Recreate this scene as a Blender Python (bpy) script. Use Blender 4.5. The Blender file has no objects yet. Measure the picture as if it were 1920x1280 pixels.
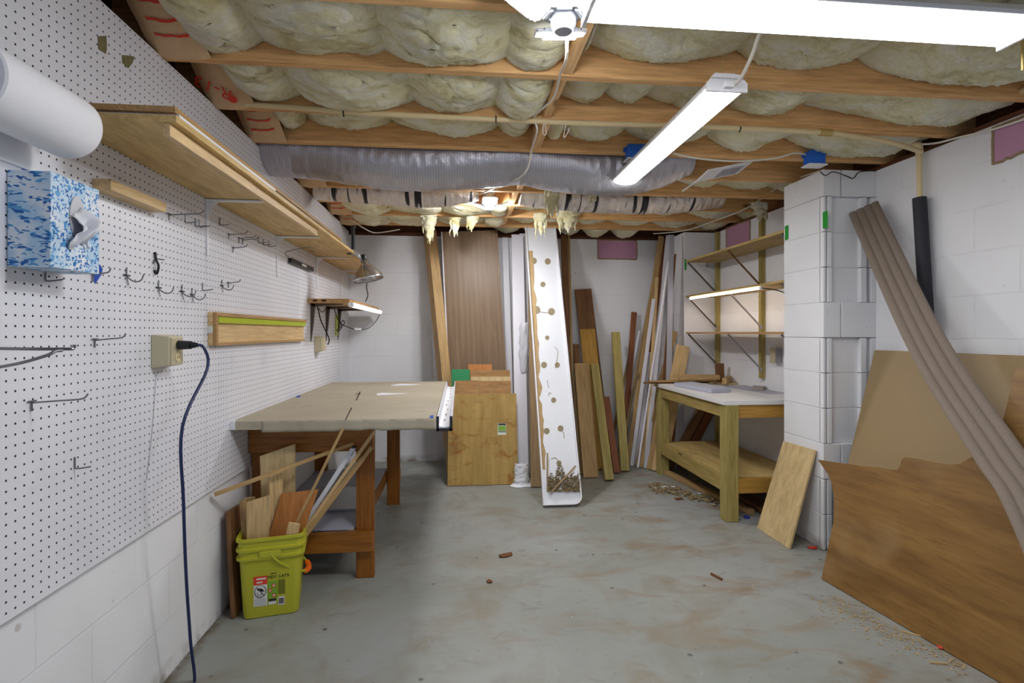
import bpy, bmesh, math, random
from mathutils import Vector, Matrix, noise
random.seed(7)
PI = math.pi
SC = bpy.context.scene
COL = SC.collection

# ------------------------------------------------------------------ camera, world, exposure
FPX, U0, V0, CAM_H = 985.0, 960.0, 623.0, 1.25
YAW = math.atan(98.0/FPX)
RIGHT = Vector((math.cos(YAW), -math.sin(YAW), 0)); FWD = Vector((math.sin(YAW), math.cos(YAW), 0))
cam_d = bpy.data.cameras.new('camera'); cam_d.sensor_width = 36.0; cam_d.lens = 36.0*FPX/1920.0
cam_d.shift_y = -(640.0-V0)/1920.0; cam_d.clip_start = 0.02
cam = bpy.data.objects.new('camera', cam_d); COL.objects.link(cam)
cam.location = (0, 0, CAM_H); cam.rotation_euler = (PI/2, 0, -YAW)
SC.camera = cam
W = bpy.data.worlds.new('world'); SC.world = W; W.use_nodes = True
W.node_tree.nodes['Background'].inputs[0].default_value = (0.72, 0.83, 1.0, 1)
W.node_tree.nodes['Background'].inputs[1].default_value = 0.50      # added bluish ambient fill; the room is left open behind the camera for it
SC.view_settings.view_transform = 'Standard'; SC.view_settings.look = 'None'
SC.view_settings.gamma = 1.0; SC.view_settings.use_curve_mapping = False
SC.view_settings.exposure = 0.42
SHOP_E, CROSS_E, PANEL_E, FAR_E, TUBE_E = 22.0, 13.0, 90.0, 240.0, 15.0

# ------------------------------------------------------------------ pixel -> point in the room
CAMP = Vector((0, 0, CAM_H))
def ray(u, v): return FWD + RIGHT*((u-U0)/FPX) + Vector((0, 0, (V0-v)/FPX))
def onx(u, v, x): d = ray(u, v); return CAMP + d*(x/d.x)
def ony(u, v, y): d = ray(u, v); return CAMP + d*(y/d.y)
def onz(u, v, z): d = ray(u, v); return CAMP + d*((z-CAM_H)/d.z)
def onp(u, v, p, n):
    d = ray(u, v); return CAMP + d*((p-CAMP).dot(n)/d.dot(n))

# ------------------------------------------------------------------ materials
XL = -1.054
def lin(c): c /= 255.0; return c/12.92 if c <= 0.04045 else ((c+0.055)/1.055)**2.4
def C(r, g, b, k=1.0): return (min(1, lin(r)*k), min(1, lin(g)*k), min(1, lin(b)*k), 1)
class NT:
    def __init__(s, name, rough=0.6, metal=0.0, spec=0.5):
        s.m = bpy.data.materials.new(name); s.m.use_nodes = True
        s.t = s.m.node_tree; s.b = s.t.nodes['Principled BSDF']
        s.b.inputs['Roughness'].default_value = rough; s.b.inputs['Metallic'].default_value = metal
        s.b.inputs['Specular IOR Level'].default_value = spec
    def n(s, typ, ins=None, **props):
        x = s.t.nodes.new('ShaderNode'+typ)
        for k, v in props.items(): setattr(x, k, v)
        for k, v in (ins or {}).items(): s.put(x.inputs[k], v)
        return x
    def put(s, sock, v):
        if isinstance(v, bpy.types.NodeSocket): s.t.links.new(v, sock)
        else: sock.default_value = v
    def math(s, op, a, b=0.0, c=0.0):
        x = s.n('Math', {0: a, 1: b, 2: c}, operation=op); return x.outputs[0]
    def noise(s, vec, scale, detail=4, rough=0.55, dist=0.0):
        return s.n('TexNoise', {'Vector': vec, 'Scale': scale, 'Detail': detail, 'Roughness': rough, 'Distortion': dist}).outputs['Fac']
    def ramp(s, fac, *stops):
        r = s.n('ValToRGB', {'Fac': fac}); e = r.color_ramp.elements
        while len(e) < len(stops): e.new(0.5)
        for i, (p, c) in enumerate(stops): e[i].position = p; e[i].color = c if len(c) == 4 else (*c, 1)
        return r.outputs['Color']
    def mix(s, fac, a, b, blend='MIX'):
        return s.n('MixRGB', {'Fac': fac, 'Color1': a, 'Color2': b}, blend_type=blend).outputs[0]
    def coords(s, scale=(1, 1, 1), rnd=True):
        v = s.n('TexCoord').outputs['Object']
        if rnd:
            r = s.n('ObjectInfo').outputs['Random']
            off = s.n('CombineXYZ', {0: s.math('MULTIPLY', r, 13.0), 1: s.math('MULTIPLY', r, 7.0), 2: s.math('MULTIPLY', r, 29.0)}).outputs[0]
            v = s.n('VectorMath', {0: v, 1: off}, operation='ADD').outputs[0]
        return s.n('Mapping', {'Vector': v, 'Scale': scale}).outputs[0]
    def pos(s): return s.n('NewGeometry').outputs['Position']
    def sep(s, v): x = s.n('SeparateXYZ', {0: v}); return x.outputs
    def bump(s, h, strength=0.3, dist=0.01):
        s.put(s.b.inputs['Normal'], s.n('Bump', {'Height': h, 'Strength': strength, 'Distance': dist}).outputs[0])
    def col(s, c): s.put(s.b.inputs['Base Color'], c)
MATS = {}
def simple(name, col, rough=0.6, metal=0.0, grain=0.0, spec=0.5):
    x = NT(name, rough, metal, spec)
    if grain:
        f = x.noise(x.coords(), 60, 5)
        x.col(x.mix(f, tuple(c*(1-grain) for c in col[:3])+(1,), tuple(min(1, c*(1+grain)) for c in col[:3])+(1,)))
        x.bump(f, 0.15, 0.003)
    else: x.col(col)
    MATS[name] = x.m; return x.m
def emit(name, col, e):
    x = NT(name); x.b.inputs['Emission Color'].default_value = col; x.b.inputs['Emission Strength'].default_value = e
    x.col((0.9, 0.9, 0.9, 1)); return x.m
def wood(name, dark, light, axis='Z', rough=0.62, stretch=14.0, knots=True, spec=0.35):
    """Wood with grain running along one local axis of the object."""
    x = NT(name, rough, 0, spec)
    a = 'XYZ'.index(axis); sc = [stretch]*3; sc[a] = 0.9
    v = x.coords(tuple(sc))
    broad = x.noise(v, 1.0, 3, 0.5, 0.6); fine = x.noise(v, 5.5, 5, 0.65, 0.3)
    c = x.ramp(broad, (0.28, dark), (0.72, light))
    c = x.mix(0.58, c, x.ramp(fine, (0.3, tuple(q*0.56 for q in dark[:3])+(1,)), (0.62, light)))
    if knots:
        ks = [7.0]*3; ks[a] = 2.4
        vo = x.n('TexVoronoi', {'Vector': x.coords(tuple(ks)), 'Scale': 1.0, 'Randomness': 1.0}).outputs['Distance']
        k = x.ramp(vo, (0.05, (0.85,)*3), (0.13, (0, 0, 0)))
        c = x.mix(k, c, tuple(q*0.3 for q in dark[:3])+(1,))
    x.col(c); x.bump(fine, 0.18, 0.004); return x.m
def cmu(name, ax, bw=0.4064):
    """Painted concrete block: 16 x 8 inch courses, ax is the horizontal world axis of the wall."""
    x = NT(name, 0.55, 0, 0.3)
    px, py, pz = x.sep(x.pos())[:3]
    v = x.n('CombineXYZ', {0: px if ax == 'x' else py, 1: pz, 2: 0.0}).outputs[0]
    jit = x.n('TexNoise', {'Vector': x.pos(), 'Scale': 3.0, 'Detail': 3}).outputs['Color']
    jv = x.n('VectorMath', {0: jit, 1: (0.5, 0.5, 0.5)}, operation='SUBTRACT').outputs[0]
    jv = x.n('VectorMath', {0: jv, 'Scale': 0.010}, operation='SCALE').outputs[0]
    v = x.n('VectorMath', {0: v, 1: jv}, operation='ADD').outputs[0]
    b = x.n('TexBrick', {'Vector': v, 'Scale': 1.0, 'Mortar Size': 0.0045, 'Mortar Smooth': 0.35, 'Brick Width': bw, 'Row Height': 0.2032, 'Bias': 0.0})
    f = b.outputs['Fac']
    big = x.noise(x.pos(), 1.6, 3); fine = x.noise(x.pos(), 55, 5, 0.65); spots = x.noise(x.pos(), 23, 2, 0.4)
    base = x.ramp(big, (0.3, C(226, 225, 229)), (0.7, C(238, 238, 241)))
    c = x.mix(x.math('MULTIPLY', f, x.ramp(x.noise(x.pos(), 4.0, 3), (0.42, (0.0,)*3), (0.75, (0.18,)*3))), base, C(140, 136, 140))
    c = x.mix(x.ramp(spots, (0.74, (0, 0, 0)), (0.80, (0.45,)*3)), c, C(150, 140, 130))
    dirt = x.math('MULTIPLY', x.ramp(pz, (0.0, (1, 1, 1)), (0.07, (0, 0, 0))), x.ramp(x.noise(x.pos(), 9, 5), (0.42, (0,)*3), (0.62, (0.9,)*3)))
    c = x.mix(dirt, c, C(120, 105, 80))
    x.col(c)
    h = x.math('SUBTRACT', x.math('MULTIPLY', fine, 0.25), f)
    x.bump(h, 0.35, 0.006); return x.m
def make_floor():
    x = NT('grey_floor_paint', 0.5, 0, 0.35); p = x.pos()
    big = x.noise(p, 0.9, 4, 0.6, 0.4); mid = x.noise(p, 3.2, 6, 0.62, 0.5); fine = x.noise(p, 30, 6, 0.7)
    c = x.ramp(big, (0.30, C(134, 138, 132)), (0.52, C(150, 152, 147)), (0.75, C(160, 163, 166)))
    c = x.mix(x.ramp(mid, (0.50, (0,)*3), (0.68, (0.55,)*3)), c, C(126, 116, 98))
    br = x.n('Mapping', {'Vector': p, 'Location': (4.2, 1.7, 0), 'Rotation': (0, 0, 0.9), 'Scale': (1, 2.1, 1)}).outputs[0]
    px, py, _ = x.sep(p)[:3]
    east = x.n('MapRange', {0: px, 1: -0.3, 2: 1.4, 3: 0.25, 4: 1.0}).outputs[0]
    c = x.mix(x.math('MULTIPLY', east, x.ramp(x.noise(br, 2.4, 5, 0.6, 0.8), (0.50, (0,)*3), (0.68, (0.8,)*3))), c, C(132, 108, 78))
    c = x.mix(x.ramp(x.noise(br, 5.2, 6, 0.65, 1.0), (0.60, (0,)*3), (0.72, (0.55,)*3)), c, C(112, 104, 92))
    vo = x.n('TexVoronoi', {'Vector': p, 'Scale': 9.0}); d = vo.outputs['Distance']
    pick = x.sep(vo.outputs['Color'])[0]
    spot = x.math('MULTIPLY', x.ramp(d, (0.05, (1,)*3), (0.12, (0,)*3)), x.math('GREATER_THAN', pick, 0.62))
    c = x.mix(x.math('MULTIPLY', spot, 0.9), c, C(74, 72, 66))
    vs = x.n('TexVoronoi', {'Vector': p, 'Scale': 26.0}); pk2 = x.sep(vs.outputs['Color'])[1]
    sp2 = x.math('MULTIPLY', x.ramp(vs.outputs['Distance'], (0.06, (1,)*3), (0.12, (0,)*3)), x.math('GREATER_THAN', pk2, 0.72))
    c = x.mix(x.math('MULTIPLY', sp2, 0.6), c, C(80, 76, 68))
    wf = x.math('MULTIPLY', x.ramp(vs.outputs['Distance'], (0.05, (1,)*3), (0.09, (0,)*3)), x.math('LESS_THAN', pk2, 0.06))
    c = x.mix(wf, c, C(230, 230, 226))
    edge = x.math('MULTIPLY', x.ramp(x.math('SUBTRACT', px, XL), (0.0, (1,)*3), (0.05, (0,)*3)), x.ramp(x.noise(p, 11, 5, 0.7), (0.36, (0,)*3), (0.52, (1,)*3)))  # brown dirt along the left wall, doubling as painted contact shade
    c = x.mix(edge, c, C(86, 66, 38))
    c = x.mix(x.math('MULTIPLY', fine, 0.22), c, C(120, 120, 116))
    x.col(c); x.put(x.b.inputs['Roughness'], x.ramp(mid, (0.3, (0.34,)*3), (0.7, (0.62,)*3))); x.bump(fine, 0.12, 0.004); return x.m
def make_pegboard():
    x = NT('white_pegboard', 0.4, 0, 0.4); _, y, z = x.sep(x.pos())[:3]
    fy = x.math('SUBTRACT', x.math('FRACT', x.math('DIVIDE', x.math('ADD', y, 10.0), 0.0254)), 0.5)
    fz = x.math('SUBTRACT', x.math('FRACT', x.math('DIVIDE', x.math('ADD', z, 10.0), 0.0254)), 0.5)
    d = x.math('SQRT', x.math('ADD', x.math('MULTIPLY', fy, fy), x.math('MULTIPLY', fz, fz)))
    hole = x.ramp(d, (0.092, (1,)*3), (0.135, (0,)*3))
    c = x.ramp(x.noise(x.pos(), 2.0, 4), (0.3, C(222, 222, 230)), (0.7, C(235, 234, 240)))
    c = x.mix(x.ramp(x.noise(x.pos(), 6.0, 5, 0.6), (0.60, (0,)*3), (0.75, (0.25,)*3)), c, C(188, 184, 180))
    x.col(x.mix(hole, c, (0.012, 0.012, 0.016, 1)))
    x.put(x.b.inputs['Roughness'], x.mix(hole, (0.4,)*3+(1,), (1,)*3+(1,)))
    return x.m
def make_insulation():
    x = NT('fiberglass', 0.95, 0, 0.1)
    w = x.n('TexNoise', {'Vector': x.pos(), 'Scale': 5.0, 'Detail': 3}).outputs['Color']
    w = x.n('VectorMath', {0: w, 'Scale': 0.22}, operation='SCALE').outputs[0]
    pw = x.n('VectorMath', {0: x.pos(), 1: w}, operation='ADD').outputs[0]
    v = x.n('Mapping', {'Vector': pw, 'Scale': (5, 12, 14), 'Rotation': (0.2, 0.35, 0.5)}).outputs[0]
    a = x.noise(v, 0.75, 8, 0.68, 1.0); f = x.noise(x.n('Mapping', {'Vector': pw, 'Scale': (14, 55, 55), 'Rotation': (0.1, 0.3, 0.4)}).outputs[0], 1.6, 8, 0.75, 1.2)
    c = x.ramp(a, (0.32, C(208, 192, 128)), (0.46, C(244, 236, 190)), (0.56, C(253, 248, 222)), (0.72, C(255, 253, 240)))
    c = x.mix(x.ramp(f, (0.30, (0.34,)*3), (0.56, (0,)*3)), c, C(190, 176, 112))
    c = x.mix(x.ramp(f, (0.60, (0,)*3), (0.75, (0.6,)*3)), c, C(255, 253, 242))
    x.col(c); x.bump(x.math('ADD', x.math('MULTIPLY', f, 0.8), a), 0.75, 0.014)
    x.b.inputs['Sheen Weight'].default_value = 0.3; x.b.inputs['Sheen Roughness'].default_value = 0.7
    return x.m
def make_foil(name, bands):
    x = NT(name, 0.30, 0.9 if bands else 0.55)
    o = x.coords((1, 1, 1), False); px = x.sep(o)[0]
    cr = x.n('TexVoronoi', {'Vector': x.n('Mapping', {'Vector': o, 'Scale': (26, 12, 12)}).outputs[0], 'Scale': 1.0}).outputs['Distance']
    n2 = x.noise(o, 30, 6, 0.7, 1.0)
    if bands:
        s = x.noise(x.n('Mapping', {'Vector': o, 'Scale': (11, 1.2, 1.2)}).outputs[0], 1.0, 2, 0.8)
        k = x.ramp(s, (0.56, (0,)*3), (0.585, (1,)*3))
        x.col(x.mix(k, C(232, 226, 222), (0.012, 0.012, 0.016, 1))); x.put(x.b.inputs['Metallic'], x.mix(k, (0.85,)*3+(1,), (0,)*3+(1,)))
    else:
        scrim = x.math('LESS_THAN', x.math('FRACT', x.math('MULTIPLY', px, 70.0)), 0.18)
        x.col(x.mix(x.math('MULTIPLY', scrim, 0.35), C(176, 174, 182), C(235, 232, 238)))
    x.bump(x.math('ADD', cr, x.math('MULTIPLY', n2, 0.6)), 0.75 if bands else 0.28, 0.02); return x.m
def make_paper_table():
    x = NT('brown_kraft_paper', 0.75, 0, 0.2); p = x.coords((1, 1, 1), False)
    f = x.noise(p, 3, 4); g = x.noise(p, 70, 4)
    c = x.ramp(f, (0.3, C(166, 156, 138)), (0.7, C(178, 169, 150)))
    c = x.mix(x.ramp(x.noise(p, 9, 4), (0.62, (0,)*3), (0.74, (0.35,)*3)), c, C(120, 100, 76))
    x.col(c); x.bump(x.math('ADD', x.noise(p, 5, 3), x.math('MULTIPLY', g, 0.1)), 0.25, 0.01); return x.m
def make_stained_ply():
    x = NT('stained_plywood', 0.55, 0, 0.35); v = x.coords((9, 9, 1.2), False); o = x.coords((1, 1, 1), False)
    g = x.noise(v, 2.0, 5, 0.6, 0.5)
    c = x.ramp(g, (0.3, C(154, 122, 62)), (0.7, C(184, 152, 86)))
    st = x.n('Mapping', {'Vector': o, 'Scale': (7, 7, 11)}).outputs[0]
    c = x.mix(x.ramp(x.noise(st, 1.0, 4, 0.5, 1.2), (0.55, (0,)*3), (0.70, (0.85,)*3)), c, C(144, 88, 22))
    c = x.mix(x.ramp(x.noise(x.n('Mapping', {'Vector': o, 'Scale': (2.4, 2.4, 5)}).outputs[0], 1.0, 5, 0.6, 0.6), (0.56, (0,)*3), (0.72, (0.45,)*3)), c, C(92, 72, 44))
    vo = x.n('TexVoronoi', {'Vector': o, 'Scale': 22.0}); s = x.math('MULTIPLY', x.ramp(vo.outputs['Distance'], (0.05, (1,)*3), (0.10, (0,)*3)), x.math('GREATER_THAN', x.sep(vo.outputs['Color'])[0], 0.78))
    c = x.mix(s, c, C(70, 46, 20)); x.col(c); x.bump(g, 0.1, 0.003); return x.m
def make_veneer():
    x = NT('brown_veneer', 0.42, 0, 0.4); v = x.n('Mapping', {'Vector': x.pos(), 'Rotation': (0.0, 0.0, 0.0), 'Scale': (8, 0.9, 11)}).outputs[0]
    g = x.noise(v, 1.3, 6, 0.6, 0.7); f = x.noise(v, 7, 5, 0.65)
    c = x.ramp(g, (0.28, C(108, 76, 38)), (0.50, C(130, 96, 50)), (0.74, C(148, 112, 62)))
    c = x.mix(x.ramp(f, (0.34, (0.35,)*3), (0.5, (0,)*3)), c, C(100, 62, 30))
    c = x.mix(x.ramp(x.noise(x.pos(), 2.2, 3), (0.58, (0,)*3), (0.72, (0.35,)*3)), c, C(168, 138, 98))
    x.col(c); x.bump(f, 0.05, 0.002); return x.m
def make_panel():
    x = NT('grooved_brown_panel', 0.42, 0, 0.4); o = x.coords((1, 1, 1), False); px = x.sep(o)[0]
    g = x.noise(x.n('Mapping', {'Vector': o, 'Scale': (16, 16, 0.8)}).outputs[0], 2.0, 5, 0.6, 0.4)
    c = x.ramp(g, (0.3, C(112, 88, 64)), (0.7, C(134, 108, 80)))
    gr = x.math('LESS_THAN', x.math('FRACT', x.math('MULTIPLY', x.math('ADD', px, 5.0), 21.0)), 0.10)
    x.col(x.mix(x.math('MULTIPLY', gr, 0.35), c, C(72, 52, 36))); x.bump(x.math('SUBTRACT', 1.0, gr), 0.15, 0.003); return x.m
def make_tissue():
    x = NT('blue_leaf_print', 0.5, 0, 0.4); o = x.coords((1, 1, 1), False); b = x.noise(o, 14, 2, 0.5, 0.8)
    c = x.mix(x.ramp(b, (0.42, (0,)*3), (0.62, (0.75,)*3)), C(226, 234, 242), C(158, 202, 232))
    for k, (rot, sc, th, colr) in enumerate((((0.5, 0.7, 0.3), (34, 90, 90), 0.60, C(90, 160, 214)), ((0.7, -0.6, 0.4), (40, 110, 110), 0.60, C(28, 112, 186)), ((-0.6, 0.5, 0.9), (46, 100, 100), 0.63, C(20, 96, 172)))):
        n = x.noise(x.n('Mapping', {'Vector': o, 'Rotation': rot, 'Scale': sc, 'Location': (k*3.1, k*1.7, 0)}).outputs[0], 1.0, 1, 0.4, 0.5)
        c = x.mix(x.ramp(n, (th, (0,)*3), (th+0.03, (1,)*3)), c, colr)
    x.col(c); return x.m
def make_chip(name, dark, light, sc=10):
    x = NT(name, 0.8, 0, 0.2); x.col(x.ramp(x.noise(x.pos(), sc*8, 4, 0.7), (0.35, dark), (0.65, light))); return x.m
def perforated():
    x = NT('perforated_panel', 0.4, 0.2); o = x.coords((1, 1, 1), False)
    d = x.n('TexVoronoi', {'Vector': o, 'Scale': 95.0, 'Randomness': 0.0}).outputs['Distance']
    x.col(x.mix(x.ramp(d, (0.26, (1,)*3), (0.34, (0,)*3)), C(226, 226, 232), C(70, 72, 80))); return x.m
def clear(name, col, alpha):
    x = NT(name, 0.25); x.col(col); x.b.inputs['Alpha'].default_value = alpha; return x.m

M = dict(
    cmu_x=cmu('painted_block_back', 'x'), cmu_y=cmu('painted_block_side', 'y'), cmu_p=cmu('painted_block_pilaster', 'y', 9.0), floor=make_floor(), peg=make_pegboard(),
    fluff=make_insulation(), foil=make_foil('duct_jacket', False), foilband=make_foil('taped_foil_duct', True),
    kraftpaper=make_paper_table(), ply_stain=make_stained_ply(), veneer=make_veneer(), panel=make_panel(), tissue=make_tissue(),
    joist=wood('joist_pine', C(212, 154, 92), C(242, 196, 138), 'X', 0.65, 12),
    joist_y=wood('blocking_pine', C(214, 160, 102), C(242, 200, 146), 'Y', 0.65, 12),
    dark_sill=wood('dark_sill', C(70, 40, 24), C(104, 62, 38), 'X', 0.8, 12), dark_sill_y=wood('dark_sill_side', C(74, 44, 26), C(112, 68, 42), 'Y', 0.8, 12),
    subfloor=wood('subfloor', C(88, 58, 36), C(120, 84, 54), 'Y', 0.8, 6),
    shelf_ply=wood('shelf_plywood', C(196, 158, 92), C(226, 194, 132), 'Y', 0.5, 6), shelf_ply_edge=wood('shelf_edge', C(160, 122, 74), C(196, 156, 104), 'Y', 0.6, 30, False),
    pine_y=wood('pale_pine_side', C(208, 172, 120), C(230, 198, 148), 'Y', 0.5, 14), pine=wood('pale_pine', C(200, 164, 112), C(226, 194, 142), 'Z', 0.55, 14),
    tan=wood('tan_lumber', C(166, 132, 84), C(194, 160, 110), 'Z', 0.6, 14), olive=wood('treated_lumber', C(138, 124, 62), C(180, 162, 100), 'Z', 0.65, 16),
    olive_y=wood('treated_lumber_rail', C(140, 120, 62), C(180, 156, 96), 'Y', 0.65, 16), yellowwood=wood('yellow_board', C(188, 140, 58), C(212, 166, 82), 'Z', 0.5, 14),
    yellow_x=wood('yellow_rail', C(168, 124, 50), C(192, 146, 68), 'X', 0.55, 14), brownwood=wood('brown_board', C(96, 64, 38), C(140, 98, 62), 'Z', 0.65, 14),
    redwood=wood('reddish_board', C(110, 62, 36), C(150, 92, 60), 'Z', 0.6, 14), greywood=wood('weathered_board', C(140, 116, 84), C(174, 146, 108), 'Z', 0.75, 16),
    tableleg=wood('stained_pine', C(120, 68, 18), C(160, 100, 36), 'Z', 0.4, 14, False), tableleg_x=wood('stained_pine_apron', C(124, 74, 20), C(168, 108, 42), 'X', 0.4, 14),
    tableleg_y=wood('stained_pine_rail', C(134, 84, 28), C(172, 116, 54), 'Y', 0.4, 14), ply_y=wood('bench_plywood', C(168, 140, 84), C(200, 172, 112), 'Y', 0.6, 5),
    ply_z=wood('light_plywood', C(196, 168, 118), C(216, 190, 142), 'Z', 0.5, 5, False), orangeply=wood('orange_plywood', C(176, 110, 52), C(198, 132, 70), 'Z', 0.5, 10, False),
    brownply=wood('brown_plywood', C(150, 108, 62), C(182, 138, 86), 'X', 0.55, 7, False), tansheet=simple('tan_hardboard', C(154, 130, 92), 0.45, 0, 0.05),
    whitepaint=simple('white_paint', C(232, 230, 236), 0.4), whitemetal=simple('white_steel', C(236, 236, 240), 0.3, 0, 0, 0.6), whiteboard=simple('white_laminate', C(226, 228, 234), 0.4, 0, 0.03),
    whitewood=simple('white_trim', C(222, 220, 228), 0.45), greytrim=simple('grey_trim', C(170, 168, 178), 0.5), glue=simple('glue_brown', C(146, 132, 104), 0.8, 0, 0.2), torn=simple('torn_fibre', C(178, 150, 108), 0.9, 0, 0.25),
    steel=simple('grey_wire', C(128, 128, 132), 0.35, 0.8), zinc=simple('zinc', C(170, 170, 176), 0.35, 0.8), aluminium=simple('spun_aluminium', C(205, 205, 210), 0.22, 0.95), black=simple('black_plastic', (0.01, 0.01, 0.012, 1), 0.4), darksteel=simple('dark_bracket', C(86, 76, 64), 0.45, 0.5),
    beige=simple('beige_plastic', C(190, 180, 150), 0.4), cream=simple('cream_pipe', C(224, 202, 156), 0.4), ivory=simple('ivory_cable', C(226, 220, 208), 0.45), brass=simple('old_brass', C(196, 168, 100), 0.4, 0.4),
    bluecord=simple('blue_cord', C(26, 40, 84), 0.45), bluetape=simple('blue_tape', C(24, 74, 178), 0.7), bluebox=simple('blue_box', C(24, 100, 205), 0.4), greentape=simple('green_tape', C(20, 150, 40), 0.7),
    lime=simple('lime_strip', C(176, 190, 30), 0.4), pink=simple('pink_foam', C(188, 140, 168), 0.7, 0, 0.04), mortar=simple('rough_mortar', C(150, 128, 96), 0.9, 0, 0.3), greenpaint=simple('green_paint', C(30, 132, 78), 0.5, 0, 0.06),
    slab=simple('grey_foam', C(176, 178, 194), 0.6), benchwhite=simple('bench_white', C(224, 222, 222), 0.45), bucket=simple('lime_bucket', C(180, 178, 46), 0.38), orange=simple('orange_grip', C(250, 110, 20), 0.4),
    red=simple('red_print', C(222, 60, 40), 0.5), labelwhite=simple('label_white', C(220, 220, 212), 0.5), labelblack=simple('label_black', (0.012, 0.012, 0.012, 1), 0.5), labelgreen=simple('label_green', C(120, 170, 50), 0.5), olivep=simple('label_olive', C(112, 112, 24), 0.5),
    towel=simple('paper_towel', C(240, 240, 246), 0.9, 0, 0.02), core=simple('card_core', C(150, 140, 125), 0.9), kraft=simple('kraft_facing', C(216, 184, 142), 0.6, 0, 0.12), corrug=simple('grey_brown_decking', C(124, 110, 98), 0.7, 0, 0.12),
    pipeblack=simple('black_foam_sleeve', C(38, 38, 46), 0.7, 0, 0.1), darkbrown=simple('dark_hole', C(52, 34, 22), 0.9), film=clear('clear_film', C(226, 226, 232), 0.55), litter=make_chip('dry_litter', C(92, 70, 42), C(176, 156, 112)), sawdust=make_chip('wood_shavings', C(150, 120, 80), C(214, 190, 146)),
    perf=perforated(), shop_glow=emit('shop_light_diffuser', (0.97, 0.985, 1.0, 1), SHOP_E), cross_glow=emit('cross_light_diffuser', (0.97, 0.985, 1.0, 1), CROSS_E), panel_glow=emit('led_panel_glow', (0.96, 0.98, 1.0, 1), PANEL_E), panel_far=emit('led_panel_far_glow', (0.98, 0.985, 1.0, 1), FAR_E), tube_glow=emit('led_tube_glow', (1.0, 0.93, 0.84, 1), TUBE_E), tube_dim=emit('led_tube_dim', (1.0, 0.97, 0.95, 1), 0.9),
    greyplastic=simple('grey_hub', C(176, 180, 188), 0.35), vinyl=simple('vinyl_white', C(230, 230, 236), 0.5, 0, 0.02), leaf=simple('dry_leaf', C(112, 72, 40), 0.9, 0, 0.2), redbit=simple('red_scrap', C(196, 50, 30), 0.6), bluebit=simple('blue_cap', C(40, 50, 150), 0.4), darkstain=simple('dark_stain', C(150, 142, 134), 0.8, 0, 0.1), peelhole=simple('peeled_patch', C(120, 112, 76), 0.9, 0, 0.25),
)
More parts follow.
